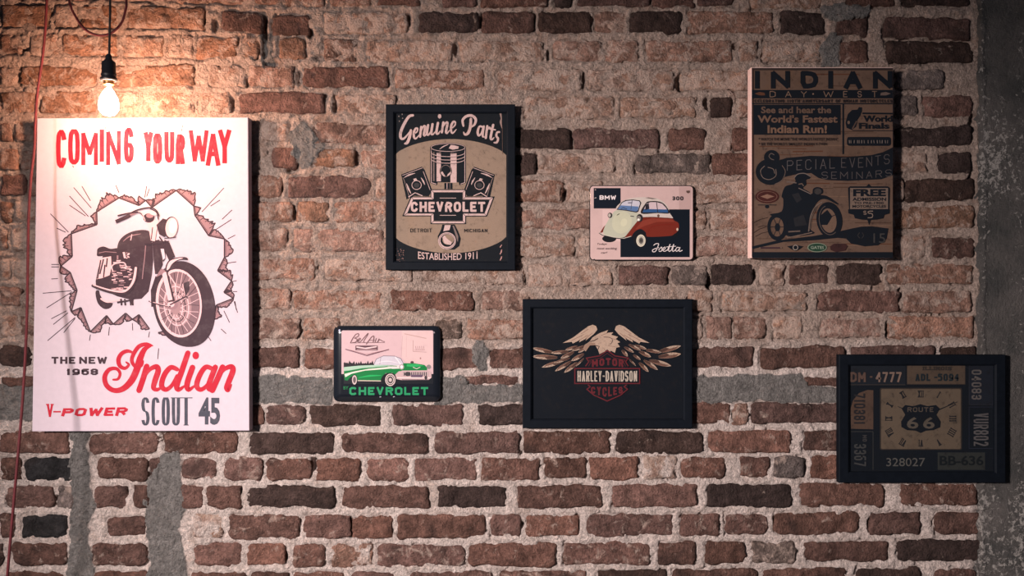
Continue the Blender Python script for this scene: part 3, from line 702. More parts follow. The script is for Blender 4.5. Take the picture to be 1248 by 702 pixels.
# head of the fork, lamp, bars
k.poly([(270, 92), (300, 84), (330, 108), (318, 150), (312, 190), (294, 186), (286, 140)], PINK); k.line([(302, 130), (296, 182)], 4, INKD)
k.ell(286, 90, 24, 20, INKD); k.ell(290, 80, 16, 10, MID); k.ell(302, 68, 20, 9, PINK, 25)
k.poly([(318, 120), (346, 92), (372, 100), (372, 160), (352, 172), (330, 160)], INKD)
k.ell(380, 131, 30, 47, INKD, 6); k.ell(383, 131, 26, 43, PINK, 6); k.ell(388, 125, 16, 30, (236, 204, 204), 6); k.line([(352, 178), (402, 172)], 4, INKD)
k.line([(330, 170), (345, 192), (372, 190)], 5, INKD); k.line([(268, 200), (338, 198)], 5, INKD)
k.line([(144, 106), (206, 78)], 15, INKD); k.line([(206, 78), (232, 66)], 7, MID)
k.curve([(154, 80), (200, 70), (244, 66), (262, 82), (274, 104)], [6, 7, 6, 6, 6], INKD); k.curve([(188, 80), (236, 56), (290, 46), (318, 58), (330, 82)], [4, 6, 6, 5, 4], INKD)
k.curve([(240, 62), (256, 70), (270, 100)], 3, PINK); k.curve([(292, 50), (318, 66), (326, 96)], 4, INKD)
k.build('motorcycle_picture', M_PAPER, root); k.n = 24
# lettering
k.zoom(30, 135, 4.303)
for ch, x0, x1, y0, y1, sk in (('C', 165, 220, 100, 300, 0), ('O', 228, 290, 97, 282, 0), ('M', 297, 385, 112, 285, 0), ('I', 392, 418, 98, 268, 0), ('N', 427, 505, 105, 285, 0), ('G', 520, 573, 88, 272, 0),
                           ('Y', 622, 676, 112, 265, 0), ('O', 672, 722, 118, 278, 0), ('U', 732, 786, 110, 272, 0), ('R', 792, 842, 122, 280, 0), ('W', 860, 966, 102, 270, 0), ('A', 948, 1028, 116, 288, 0), ('Y', 1012, 1086, 100, 276, 0)):
    k.n += 1; k.letter(ch, x0, y0, x1, y1, 24 if ch not in 'MWN' else 22, RED, rnd=True); k.build('headline_letter', M_PAPER, root); k.n = 24
k.zoom(30, 400, 4.303); SR = (172, 36, 52)
for pts, w in (
  ([(665, 92), (630, 110), (606, 158), (590, 212), (560, 275), (515, 318), (468, 326), (430, 300), (420, 256), (442, 218), (480, 212), (500, 236), (490, 266), (464, 270)], [8, 26, 34, 36, 36, 30, 26, 26, 26, 22, 18, 16, 14, 10]),
  ([(672, 92), (640, 84), (602, 94), (574, 130), (562, 170), (582, 202), (612, 196), (622, 172)], [6, 20, 22, 22, 20, 18, 16, 8]),
  ([(575, 132), (540, 120), (508, 134), (492, 166), (500, 198), (526, 210), (546, 192), (532, 178)], [8, 20, 22, 24, 22, 18, 14, 8]),
  ([(640, 200), (622, 262), (600, 326)], 30), ([(618, 274), (652, 220), (690, 202), (700, 224), (684, 274), (676, 312), (696, 322), (722, 306)], [10, 20, 28, 30, 30, 26, 20, 8]),
  ([(800, 216), (766, 206), (732, 246), (718, 300), (740, 322), (772, 300), (800, 250)], [22, 26, 28, 28, 24, 20, 20]), ([(856, 130), (824, 224), (798, 300), (808, 322), (842, 300)], [28, 30, 30, 24, 8]),
  ([(880, 206), (852, 290), (860, 322), (894, 300)], [30, 30, 24, 8]),
  ([(986, 214), (950, 204), (918, 246), (902, 300), (922, 322), (956, 300), (984, 250)], [22, 26, 28, 28, 24, 20, 20]), ([(1000, 204), (966, 296), (974, 322), (1000, 300)], [28, 30, 24, 8]),
  ([(1038, 204), (1010, 268), (984, 326)], 30), ([(1004, 274), (1044, 218), (1082, 202), (1092, 222), (1072, 276), (1058, 312), (1068, 326), (1084, 296)], [10, 20, 28, 30, 30, 26, 18, 8])):
    k.curve(pts, w, SR)
k.ell(897, 143, 17, 20, SR)
k.build('script_lettering', M_PAPER, root, 'red flowing script lettering')
k.n = 24; k.auto = ('lettering', M_PAPER, root)
k.text('THE', 140, 150, 266, 187, 12, INKD, wy=9, gap=.2); k.text('NEW', 286, 150, 433, 187, 12, INKD, wy=9, gap=.2); k.text('1968', 218, 212, 385, 246, 13, INKD, wy=9, gap=.22)
k.text('V', 115, 397, 150, 465, 11, SR, wy=6, serif=3); k.line([(150, 438), (190, 438)], 8, SR); k.build('lettering', M_PAPER, root)
k.text('POWER', 190, 418, 532, 462, 17, SR, wy=12, gap=.15, shear=.3, warp=lambda x, y: (x, 462 - (462 - y) * (0.95 + (x - 190) / 357 * 0.1) - (x - 190) * 0.006))
SL = (68, 68, 78)
k.text('SCOUT', 612, 363, 868, 510, 17, SL, wy=4.5, serif=5, gap=.24, rnd=True); k.font('45', 912, 363, 1025, 507, SL, 0.035)
k.auto = None

# ------------------------------------------------------------------ framed engine-parts poster
def framed(name, px, w, dep, label, cat, art_col, ink):
    x0, y0, x1, y1 = px
    r = empty(name, P((x0 + x1) / 2, (y0 + y1) / 2, 0.012), label, cat)
    frame_rails(px, w, 0.0125, dep, 0.004, M_FRAME, r)
    a = dep - 0.012
    q = Ink(a); q.rect(x0 + w - 2, y0 + w - 2, x1 - w + 2, y1 - w + 2, art_col)
    slab('backing_board', [(x0 + 2, y0 + 2), (x1 - 2, y0 + 2), (x1 - 2, y1 - 2), (x0 + 2, y1 - 2)], 0.0128, a - 0.0004, M_FRAME, r)
    return r, q
def pane(r, px, w, dep):
    x0, y0, x1, y1 = px
    slab('glass_pane', [(x0 + w - 1, y0 + w - 1), (x1 - w + 1, y0 + w - 1), (x1 - w + 1, y1 - w + 1), (x0 + w - 1, y1 - w + 1)], dep - 0.0075, dep - 0.0055, M_GLASS, r)
BEIGE = (146, 121, 105); LT = (200, 166, 162); DK = (19, 21, 26)
px = (470, 127, 628, 329)
root, k = framed('framed_poster', px, 10.5, 0.029, 'black-framed vintage poster of engine pistons over a beige oval', 'poster', DK, None)
pts = []
for i in range(25):
    t = i / 24 * 2 - 1; pts.append((481 + (i / 24) * 136, 189 - 19.5 * (1 - t * t) ** 0.75))
for i in range(25):
    t = 1 - i / 24 * 2; pts.append((617 - (i / 24) * 136, 288.5 + 20 * (1 - t * t) ** 0.75))
k.poly(pts, BEIGE); k.build('printed_ground', M_VINT, root, 'beige oval on black ground')
k.zoom(470, 125, 6.685)
# centre piston
k.poly([(362, 375), (362, 655), (418, 675), (425, 650), (595, 650), (602, 675), (655, 655), (655, 375)], DK); k.ell(508, 368, 147, 40, DK)
k.line([(372, 380), (372, 652), (412, 664)], 5, LT); k.line([(645, 380), (645, 652), (610, 664)], 5, LT)
k.ring(508, 366, 138, 32, 4, LT); k.curve([(440, 380), (470, 358), (510, 342)], [3, 9, 3], LT); k.poly([(515, 372), (530, 345), (560, 348), (596, 358), (592, 376), (545, 384)], LT)
k.rect(415, 405, 450, 642, LT); k.rect(528, 408, 578, 652, LT); k.rect(386, 400, 398, 640, (120, 100, 96))
for y in (405, 432, 460, 486):
    k.ring(508, y - 26, 138, 34, 4.5, LT if y > 405 else DK, a0=8, a1=172); k.ring(508, y - 20, 138, 34, 3.5, DK, a0=8, a1=172)
k.ell(490, 558, 50, 54, DK); k.ring(490, 556, 42, 46, 3, (150, 125, 118)); k.poly([(448, 572), (470, 600), (486, 604), (480, 588), (462, 560)], LT); k.poly([(500, 604), (532, 580), (530, 562), (505, 585)], LT)
k.poly([(478, 655), (545, 655), (545, 705), (478, 705)], DK); k.line([(500, 655), (500, 705)], 5, LT); k.line([(524, 655), (524, 705)], 4, (120, 100, 96))
# slanted pistons
def side(mx):
    f = (lambda x: x) if not mx else (lambda x: 1016 - x)
    def Q(l): return [(f(x), y) for x, y in l]
    k.poly(Q([(126, 586), (296, 522), (318, 550), (378, 712), (352, 764), (230, 760), (170, 790)]), DK)
    k.line(Q([(136, 594), (300, 532)]), 4, LT); k.curve(Q([(150, 612), (190, 590), (240, 575)]), [2, 14, 3], LT); k.line(Q([(140, 610), (150, 630), (196, 780)]), 4, (150, 125, 118))
    k.line(Q([(306, 560), (362, 712)]), 4, LT); k.curve(Q([(170, 660), (185, 700), (205, 740)]), [4, 15, 5], LT); k.curve(Q([(288, 612), (306, 640), (318, 668)]), [3, 13, 4], LT)
    c = Q([(252, 672)])[0]; k.ell(c[0], c[1], 44, 42, DK); k.ring(c[0], c[1], 38, 36, 5, LT); k.ell(c[0], c[1] + 2, 22, 20, (58, 54, 56)); k.poly(Q([(225, 622), (248, 616), (258, 634), (232, 640)]), LT)
    k.line(Q([(185, 770), (240, 735), (300, 760)]), 7, LT)
side(False); side(True)
k.build('piston_picture', M_VINT, root)
k.zoom(470, 225, 6.685)
# connecting rod end
k.poly([(462, 325), (562, 325), (590, 380), (612, 440), (600, 500), (560, 530), (480, 530), (430, 480), (424, 420), (450, 370)], DK)
k.poly([(482, 330), (530, 330), (520, 370), (470, 380)], LT); k.poly([(545, 335), (556, 335), (592, 420), (588, 470), (575, 430)], (120, 100, 96))
k.ell(500, 458, 72, 70, LT); k.ell(502, 455, 56, 52, DK); k.ell(508, 448, 46, 42, BEIGE); k.poly([(462, 430), (480, 412), (500, 440), (540, 470), (530, 492), (480, 480)], LT)
k.ring(500, 458, 64, 62, 3, DK)
# cross badge
o_ = [(205, 97), (365, 97), (365, 38), (655, 38), (655, 97), (888, 97), (825, 260), (655, 260), (655, 322), (365, 322), (365, 258), (135, 258)]
i1 = [(212, 104), (372, 104), (372, 45), (648, 45), (648, 104), (876, 104), (819, 253), (648, 253), (648, 315), (372, 315), (372, 251), (147, 251)]
i2 = [(224, 120), (390, 120), (390, 62), (630, 62), (630, 120), (850, 120), (806, 236), (630, 236), (630, 298), (390, 298), (390, 236), (174, 236)]
k.poly(o_, DK); k.poly(i1, LT); k.poly(i2, DK)
for a, b in zip(i1, i2): k.line([a, b], 4, DK)
k.line([(630, 62), (630, 120), (850, 120)], 5, (150, 125, 118)); k.line([(390, 298), (630, 298)], 8, (110, 92, 88))
k.line([(440, 110), (574, 110)], 4.5, LT); k.line([(440, 250), (574, 250)], 4.5, LT)
k.build('badge_picture', M_VINT, root, 'dark bow-shaped cross badge with light border')
k.auto = ('lettering', M_VINT, root)
k.text('CHEVROLET', 205, 140, 812, 222, 19, LT, gap=.2, rnd=True)
k.text('DETROIT', 200, 358, 376, 389, 5.2, DK); k.text('MICHIGAN', 640, 360, 828, 389, 5.2, DK)
k.font('ESTABLISHED 1911', 264, 550, 748, 606, LT, 0.012, warp=lambda x, y: (x, y + 9 * (1 - ((x - 506) / 242) ** 2) - (606 - y) * 0.12 * (abs(x - 506) / 242) ** 6))
k.auto = None; k.zoom(470, 125, 6.685)
for pts, w in (
  ([(222, 104), (190, 114), (152, 172), (124, 238), (122, 284), (142, 296), (172, 270), (204, 226)], [20, 22, 24, 24, 22, 18, 14, 8]), ([(206, 226), (194, 284), (176, 326), (158, 334)], [20, 24, 24, 16]),
  ([(228, 258), (256, 236), (260, 212), (244, 212), (230, 244), (232, 284), (248, 292), (272, 264)], [8, 12, 14, 16, 20, 18, 14, 6]),
  ([(290, 198), (280, 278)], 19), ([(284, 244), (308, 194), (322, 200), (312, 258), (320, 268), (334, 252)], [6, 14, 20, 20, 14, 6]),
  ([(346, 184), (336, 250), (350, 262), (372, 226)], [20, 20, 14, 8]), ([(382, 176), (372, 248), (386, 258), (404, 236)], [20, 20, 14, 6]),
  ([(426, 166), (414, 244), (428, 254), (444, 232)], [20, 20, 14, 6]), ([(470, 162), (458, 242)], 19), ([(464, 206), (490, 164), (504, 170), (492, 236), (502, 248), (520, 226)], [6, 14, 20, 20, 14, 6]),
  ([(530, 216), (562, 188), (568, 162), (552, 156), (534, 190), (534, 234), (548, 248), (576, 218)], [8, 12, 14, 16, 20, 18, 14, 6]),
  ([(694, 134), (690, 196), (672, 248), (646, 260), (636, 242)], [22, 24, 24, 18, 10]), ([(634, 190), (628, 142), (662, 110), (706, 108), (734, 138), (724, 178), (698, 200)], [16, 20, 22, 22, 22, 18, 10]),
  ([(790, 198), (764, 196), (750, 238), (758, 268), (778, 252), (796, 196)], [16, 16, 20, 18, 12, 12]), ([(800, 194), (790, 268), (802, 280)], [18, 18, 10]),
  ([(828, 192), (816, 288)], 19), ([(820, 240), (842, 204), (856, 214)], [6, 14, 18]), ([(876, 182), (856, 282), (866, 300), (884, 284)], [20, 20, 16, 6]), ([(846, 214), (894, 222)], 11),
  ([(926, 240), (908, 244), (902, 272), (916, 294), (906, 324), (884, 326)], [16, 16, 18, 18, 18, 12])):
    k.curve(pts, w, LT)
k.ell(440, 112, 14, 18, LT)
k.build('script_lettering', M_VINT, root)
for x, y in ((108, 112), (135, 96), (138, 128), (112, 152)): k.ell(x, y, 4, 6, (150, 130, 125))
k.curve([(935, 88), (942, 130), (938, 160), (948, 210)], [16, 10, 18, 4], (150, 122, 116)); k.line([(950, 210), (952, 420)], 3, (110, 84, 76))
k.zoom(470, 225, 6.685)
rr = random.Random(2)
for q in range(26):
    x = rr.uniform(78, 150); y = rr.uniform(520, 625); k.ell(x, y, rr.uniform(1, 5), rr.uniform(1, 4), (150, 110, 104))
k.line([(80, 628), (970, 630)], 4, (110, 60, 56))
for y in (490, 530, 545, 585, 595): k.line([(946, y), (935 + rr.uniform(-4, 4), y + 22)], 7, (190, 140, 136))
k.build('print_wear', M_VINT, root)['kind'] = 'stuff'
pane(root, px, 10.5, 0.029)

# ------------------------------------------------------------------ tin signs
def tin(name, box, label, rim_mat, face_mat, r=6, dep=0.0185, rim=1.2, dome=0.002):
    x0, y0, x1, y1 = box
    ro = empty(name, P((x0 + x1) / 2, (y0 + y1) / 2, 0.012), label, 'metal sign')
    R = lambda i: rounded_pts(x0 + i, y0 + i, x1 - i, y1 - i, max(1, r - i * .6))
    prof = [(R(0.8), 0.0125), (R(0), dep - dome - 0.001)] + [(R(1 + rim * t), dep - dome * (1 - t) ** 2.2) for t in (0, .12, .25, .4, .6, .8, 1.0)]
    pl = loft('tin_plate', prof, face_mat, ro, True)
    for f in (pl.data.polygons[-1], pl.data.polygons[-2]): f.use_smooth = False
    return ro
M_TINBLK = plain('black_enamel', (22, 25, 32), 0.16, grain=0.1, spec=0.6, coat=0.6)
M_TINPNK = plain('cream_enamel', (206, 176, 170), 0.35, grain=0.08, coat=0.2)
# black one with the green car
root = tin('tin_sign', (406.5, 397, 537, 489.5), 'small black tin sign with a green vintage convertible', None, M_TINBLK, 7, 0.0235, 8.5, 0.0075)
k = Ink(0.0236); k.zoom(400, 390, 6.6875)
SKY = (186, 156, 160); GR = (16, 106, 54); DG = (14, 70, 42); BR_ = (104, 74, 78)
rb = rounded_pts(108, 85, 856, 640, 14); k.poly([(x, min(y, 455)) for x, y in rb], SKY)
k.poly([(600, 88), (850, 92), (855, 380), (640, 350), (596, 300)], (194, 164, 164)); k.line([(605, 130), (596, 300)], 3, (164, 134, 136)); k.line([(640, 110), (636, 300)], 2, (170, 142, 142))
k.line([(692, 165), (692, 256), (800, 262)], 4, (152, 122, 120)); k.line([(620, 112), (800, 150)], 7, (168, 138, 134))
for q in range(5): k.line([(712 + q * 16, 212), (718 + q * 16, 246)], 4, (148, 114, 116))
k.line([(700, 246), (786, 246)], 3, (148, 114, 116)); k.ell(752, 312, 6, 8, (140, 104, 104)); k.ell(684, 345, 14, 10, (70, 50, 52))
rr = random.Random(3); pts = [(126, 392), (126, 350)]
for q in range(28): pts.append((126 + q * 9.4, rr.uniform(328, 356) if q % 2 else rr.uniform(346, 362)))
k.poly(pts + [(392, 392)], (34, 30, 34))
k.rect(108, 440, 856, 458, (24, 26, 32)); k.poly([(126, 440), (240, 440), (430, 440), (560, 440), (856, 440), (856, 520), (126, 520)], (24, 26, 32))
k.build('background_picture', M_TIN, root)
k.spoly([(372, 362), (392, 318), (450, 292), (540, 294), (592, 314), (618, 362), (560, 376), (420, 376)], (180, 172, 182)); k.line([(372, 362), (392, 318), (450, 292), (540, 294), (592, 314), (618, 362)], 5, (110, 96, 104))
k.line([(430, 300), (420, 362)], 4, (130, 118, 126)); k.line([(545, 298), (590, 362)], 6, (220, 205, 206)); k.curve([(390, 350), (480, 335), (580, 352)], [2, 6, 2], (214, 200, 204))
k.poly([(128, 384), (250, 372), (390, 366), (600, 370), (616, 352), (700, 352), (784, 366), (806, 388), (806, 412), (600, 412), (560, 450), (520, 430), (468, 434), (436, 470), (428, 496), (236, 494), (226, 462), (200, 454), (176, 470), (158, 494), (134, 490), (128, 440)], GR)
k.poly([(128, 384), (250, 372), (390, 366), (520, 372), (400, 384), (280, 392), (180, 410), (128, 416)], (150, 178, 158)); k.poly([(132, 440), (210, 420), (330, 398), (560, 376), (585, 388), (440, 402), (300, 412), (190, 438), (140, 466)], (206, 196, 186))
k.poly([(480, 376), (590, 368), (586, 396), (520, 398)], (200, 190, 186)); k.curve([(260, 404), (400, 384), (560, 378)], 4, (34, 110, 66)); k.curve([(250, 470), (340, 455), (430, 452)], [4, 16, 4], (30, 150, 80))
k.line([(240, 494), (430, 497)], 7, (190, 170, 160)); k.poly([(640, 360), (720, 358), (780, 374), (700, 384), (640, 378)], (40, 150, 84)); k.line([(690, 384), (720, 398), (750, 384)], 5, (190, 180, 170))
k.ell(598, 382, 20, 22, (150, 140, 140)); k.ell(598, 382, 11, 13, (226, 210, 208)); k.ell(820, 382, 18, 18, (120, 112, 112))
k.poly([(545, 446), (575, 418), (640, 412), (812, 410), (840, 424), (842, 470), (816, 490), (600, 490), (548, 480)], (176, 148, 150))
k.rect(608, 424, 812, 456, (70, 62, 66))
for q in range(14): k.line([(612 + q * 15, 424), (612 + q * 15, 456)], 5, (196, 172, 172))
k.ell(648, 440, 24, 18, (60, 54, 58)); k.poly([(670, 446), (770, 446), (764, 474), (680, 474)], (92, 74, 92)); k.line([(560, 470), (835, 472)], 8, (214, 188, 186)); k.line([(600, 486), (820, 488)], 5, (86, 74, 78)); k.ell(796, 470, 12, 16, (60, 52, 56))
k.spoly([(430, 500), (440, 462), (470, 436), (520, 432), (548, 452), (552, 500), (520, 530), (470, 530)], (18, 20, 24))
k.ell(506, 488, 42, 50, (190, 170, 168)); k.ell(506, 488, 34, 42, (60, 54, 56)); k.ring(506, 488, 26, 32, 5, (206, 186, 184)); k.ell(506, 488, 13, 16, (180, 160, 160))
k.ell(213, 488, 24, 44, (20, 20, 24)); k.ell(214, 488, 20, 38, (186, 166, 164)); k.ell(214, 488, 12, 26, (90, 78, 80))
k.build('car_picture', M_TIN, root, 'green and white vintage convertible')
for pts, w in (([(182, 184), (200, 150), (224, 118), (246, 112), (244, 132), (214, 148)], 7), ([(214, 148), (236, 158), (222, 180), (196, 184)], 7), ([(236, 176), (262, 156), (256, 148), (242, 166), (250, 182), (268, 172)], 6),
               ([(268, 172), (318, 114), (322, 118), (288, 176), (298, 182)], 6), ([(310, 196), (352, 140), (372, 134), (366, 180)], 7), ([(330, 166), (376, 164)], 5), ([(392, 150), (382, 180), (398, 182)], 6), ([(414, 154), (402, 182), (418, 160), (440, 172), (458, 176)], 6), ([(180, 188), (300, 184), (458, 184)], 4)):
    k.curve(pts, w, BR_)
k.line([(140, 238), (315, 290), (494, 240)], 7, (92, 60, 72)); k.line([(176, 244), (315, 280), (460, 246)], 4, (150, 112, 116)); k.rect(222, 208, 402, 246, (78, 52, 60)); k.poly([(230, 214), (300, 226), (396, 212), (396, 222), (310, 236), (230, 226)], (206, 176, 178)); k.line([(232, 240), (396, 238)], 4, (170, 136, 140))
k.build('chrome_script', M_TIN, root)
CG = (36, 128, 84); k.auto = ('lettering', M_TIN, root)
k.font('BY', 124, 540, 166, 566, (30, 104, 62), 0.02); k.text('CHEVROLET', 172, 546, 816, 612, 17, CG, gap=.22)
k.line([(418, 628), (432, 626)], 5, (170, 170, 180)); k.line([(528, 628), (542, 624)], 5, (170, 170, 180)); k.ell(862, 102, 8, 8, (120, 110, 116)); k.ell(92, 84, 8, 8, (170, 170, 190))
k.build('print_wear', M_TIN, root)['kind'] = 'stuff'

# cream one with the red and white bubble car
root = tin('tin_sign', (718.3, 225.8, 845.2, 317.5), 'small cream tin sign with a red and white bubble car', None, M_TINBLK, 5)
k = Ink(0.0186); k.zoom(712, 220, 6.746)
k.poly(rounded_pts(50, 46, 892, 650, 28), (190, 160, 156)); k.rect(150, 240, 300, 500, (200, 170, 166)); k.rect(780, 50, 880, 236, (176, 146, 142))
k.rect(298, 237, 868, 630, (19, 24, 32)); k.rect(78, 62, 300, 230, (21, 26, 36))
k.build('printed_ground', M_TIN, root)
RD = (108, 40, 30); CRM = (188, 174, 166); DOOR = (172, 170, 152); OUTL = (40, 36, 38)
k.ell(206, 478, 58, 30, (28, 28, 32)); k.ell(740, 440, 30, 26, (22, 24, 28))
k.spoly([(330, 462), (372, 410), (420, 350), (470, 302), (560, 292), (700, 290), (740, 328), (776, 352), (774, 408), (740, 440), (700, 456), (520, 462), (508, 430), (470, 400), (430, 410), (400, 440), (384, 468)], RD)
k.poly([(128, 432), (160, 380), (196, 346), (170, 420)], RD); k.poly([(480, 330), (560, 310), (720, 318), (745, 340), (600, 340), (500, 372), (440, 400), (420, 400)], (126, 54, 42))
k.spoly([(268, 240), (300, 182), (340, 158), (420, 140), (520, 138), (600, 148), (652, 176), (690, 220), (704, 268), (730, 310), (690, 306), (600, 304), (500, 302), (470, 306), (440, 300)], CRM)
k.poly([(500, 142), (530, 138), (600, 150), (560, 154)], (110, 96, 90))
k.spoly([(264, 244), (340, 250), (430, 266), (470, 286), (440, 330), (400, 380), (360, 432), (326, 466), (260, 466), (196, 456), (156, 432), (166, 386), (196, 330), (226, 280)], DOOR)
k.ell(310, 345, 80, 92, (182, 179, 156), 20); k.ell(326, 345, 26, 34, (192, 188, 162), 20)
k.poly([(266, 240), (308, 178), (340, 160), (400, 156), (458, 164), (470, 184), (446, 256), (430, 264), (340, 248)], OUTL); k.poly([(276, 236), (314, 182), (344, 168), (400, 163), (452, 170), (460, 186), (440, 248), (426, 255), (340, 240)], (184, 178, 188))
k.poly([(276, 236), (300, 204), (448, 214), (440, 248), (426, 255), (340, 240)], (86, 110, 150)); k.line([(394, 164), (384, 240)], 5, (70, 76, 92)); k.line([(360, 184), (396, 182)], 8, (80, 80, 92)); k.line([(300, 236), (320, 222), (352, 236)], 5, (50, 54, 66))
k.spoly([(466, 270), (506, 186), (540, 170), (600, 170), (648, 186), (684, 226), (700, 270), (600, 268)], OUTL); k.poly([(478, 262), (514, 190), (544, 178), (598, 178), (642, 192), (674, 226), (690, 264), (600, 262)], (190, 168, 172))
k.poly([(478, 262), (492, 234), (684, 238), (690, 264), (600, 262)], (46, 78, 120)); k.poly([(506, 200), (530, 184), (536, 232), (500, 244)], (44, 40, 46)); k.line([(594, 176), (606, 268)], 6, OUTL); k.ell(610, 290, 10, 12, (96, 70, 60))
k.line([(466, 304), (560, 300), (728, 312)], 4, (90, 50, 40)); k.curve([(520, 440), (560, 380), (700, 360), (772, 372)], [2, 4, 4, 2], (110, 30, 22))
k.line([(122, 430), (150, 448), (240, 470), (326, 480), (388, 462)], 9, OUTL); k.line([(124, 427), (150, 444), (240, 465), (326, 475), (386, 458)], 4, (200, 190, 176))
k.ell(212, 286, 19, 22, OUTL); k.ell(208, 286, 11, 15, (170, 160, 150)); k.ell(456, 308, 26, 32, OUTL); k.ell(448, 312, 18, 22, (120, 112, 106)); k.ell(446, 322, 10, 10, (226, 218, 208))
k.line([(380, 292), (410, 296)], 6, OUTL); k.line([(268, 286), (290, 272)], 5, OUTL); k.ell(766, 402, 8, 12, (196, 170, 150))
k.spoly([(402, 470), (418, 430), (452, 412), (486, 420), (510, 452), (514, 500), (490, 540), (446, 548), (414, 520)], (26, 26, 30))
k.ell(466, 494, 38, 50, (196, 186, 168)); k.ell(468, 494, 26, 36, (96, 90, 84)); k.ring(468, 494, 22, 30, 4, (214, 206, 190)); k.ell(468, 494, 10, 13, (60, 56, 54))
k.build('car_picture', M_TIN, root, 'red and cream bubble car')
k.auto = ('lettering', M_TIN, root)
k.text('BMW', 126, 122, 262, 158, 9, (214, 200, 200), wy=8, gap=.2); k.text('300', 722, 130, 816, 163, 10, (40, 38, 42), wy=8, gap=.2, rnd=True)
for s, a in (('Todays', (106, 514, 186, 534)), ('most exciting', (104, 550, 270, 573)), ('car!', (138, 584, 190, 601))): k.font(s, *a, (74, 58, 58), 0.015, 0.2)
IV = (214, 200, 198); k.auto = None
for pts, w in (([(572, 532), (590, 520), (612, 522), (600, 556), (586, 582), (566, 586), (562, 572), (584, 560), (612, 552)], 6), ([(612, 572), (634, 548), (640, 560), (634, 580), (616, 582)], 6),
               ([(640, 574), (664, 562), (664, 548), (650, 556), (648, 576), (662, 582), (684, 570)], 6), ([(684, 574), (706, 524), (694, 572), (702, 582), (716, 572)], 6), ([(716, 574), (736, 524), (726, 572), (734, 582), (750, 568)], 6), ([(676, 546), (752, 540)], 5),
               ([(782, 552), (764, 550), (752, 570), (760, 582), (776, 570), (788, 550), (780, 576), (788, 582), (806, 574)], 6)):
    k.curve(pts, w, IV)
k.build('script_lettering', M_TIN, root)
k.poly([(838, 84), (866, 82), (870, 96), (856, 106), (842, 100)], (86, 66, 60)); k.ell(92, 76, 5, 6, (150, 130, 126)); k.line([(84, 146), (100, 140)], 4, (200, 180, 176)); k.ell(82, 648, 6, 4, (60, 56, 56))
k.build('print_wear', M_TIN, root)['kind'] = 'stuff'

# ------------------------------------------------------------------ framed eagle emblem
px = (637, 364.5, 844, 522)
root, k = framed('framed_emblem', px, 11, 0.029, 'black-framed picture of an eagle spreading its wings over a shield emblem', 'picture', (15, 18, 25), None)
k.zoom(640, 380, 5.848); E1 = (178, 149, 132); E2 = (116, 82, 70); E3 = (150, 118, 102); HR = (98, 34, 40)
def feather(tip, base, w, c1=E1, c2=E2):
    dx, dy = base[0] - tip[0], base[1] - tip[1]; l = math.hypot(dx, dy); ux, uy = dx / l, dy / l; nx, ny = -uy, ux
    def at(t, s): return (tip[0] + dx * t + nx * s, tip[1] + dy * t + ny * s)
    pr = [(0, 0), (.1, .2), (.24, .38), (.42, .48), (.62, .46), (.82, .36), (1, .2)]
    k.poly([at(t - .03, s * w * 1.25) for t, s in pr] + [at(t - .03, -s * w * 1.25) for t, s in pr[::-1]], (22, 20, 22))
    k.poly([at(t, s * w) for t, s in pr] + [at(t, -s * w) for t, s in pr[::-1]], c1)
    k.poly([at(.1, 0)] + [at(t, -s * w * .96) for t, s in pr[2:]] + [at(1, 0)], c2)
    k.poly([at(.5, .1 * w), at(.62, .44 * w), at(.82, .34 * w), at(1, .2 * w), at(1, -.2 * w), at(.7, -.2 * w)], (82, 56, 48))
    for t, s in ((.2, .1), (.35, .16), (.48, .2)): k.line([at(t, 0), at(t - .08, s * 2 * w)], 1.6, (92, 66, 56))
    k.line([at(.08, 0), at(1, 0)], 1.8, (58, 42, 38))
for t, b, w in (((48, 258), (205, 292), 30), ((46, 318), (230, 326), 36), ((118, 396), (270, 350), 30), ((212, 424), (330, 352), 28), ((278, 434), (372, 362), 30), ((182, 294), (310, 282), 26), ((200, 366), (320, 330), 20),
                ((252, 332), (348, 286), 30), ((328, 350), (420, 300), 30), ((284, 274), (376, 246), 24), ((334, 280), (425, 242), 22), ((378, 292), (440, 250), 22), ((360, 390), (420, 330), 14),
                ((1112, 242), (945, 288), 36), ((1112, 300), (950, 322), 40), ((1042, 386), (885, 346), 36), ((946, 414), (846, 344), 30), ((880, 428), (812, 362), 28), ((974, 290), (860, 272), 26), ((898, 322), (812, 282), 30), ((866, 266), (780, 238), 24),
                ((824, 274), (736, 232), 24), ((776, 290), (706, 250), 22), ((732, 318), (690, 272), 26), ((790, 386), (740, 336), 14), ((824, 342), (770, 306), 20)): feather(t, b, w)
for sx in (1, -1):
    F = lambda l: [(x if sx > 0 else 1154 - x, y) for x, y in l]
    k.poly(F([(515, 128), (506, 102), (482, 92), (448, 104), (402, 138), (344, 182), (268, 222), (332, 214), (340, 226), (392, 200), (384, 218), (440, 188), (430, 206), (488, 160)]), E1)
    for a, b in (((330, 206), (420, 160)), ((380, 206), (450, 165)), ((430, 192), (480, 150)), ((395, 160), (450, 124))): k.line(F([a, b]), 3, E2)
k.poly([(458, 214), (478, 184), (530, 152), (592, 130), (580, 150), (628, 146), (614, 164), (662, 178), (646, 194), (678, 216), (658, 224), (676, 250), (650, 256), (640, 292), (612, 278), (590, 300), (560, 286), (530, 302), (520, 272), (500, 238), (462, 240), (432, 282), (414, 264), (424, 236)], E1)
k.poly([(424, 238), (458, 216), (500, 222), (500, 238), (462, 240), (434, 280), (416, 264)], E3); k.line([(462, 212), (490, 206), (520, 190)], 6, (60, 44, 42)); k.curve([(560, 180), (606, 184), (624, 206), (608, 232)], 4, (60, 44, 42)); k.line([(500, 240), (528, 246), (520, 268)], 5, (60, 44, 42))
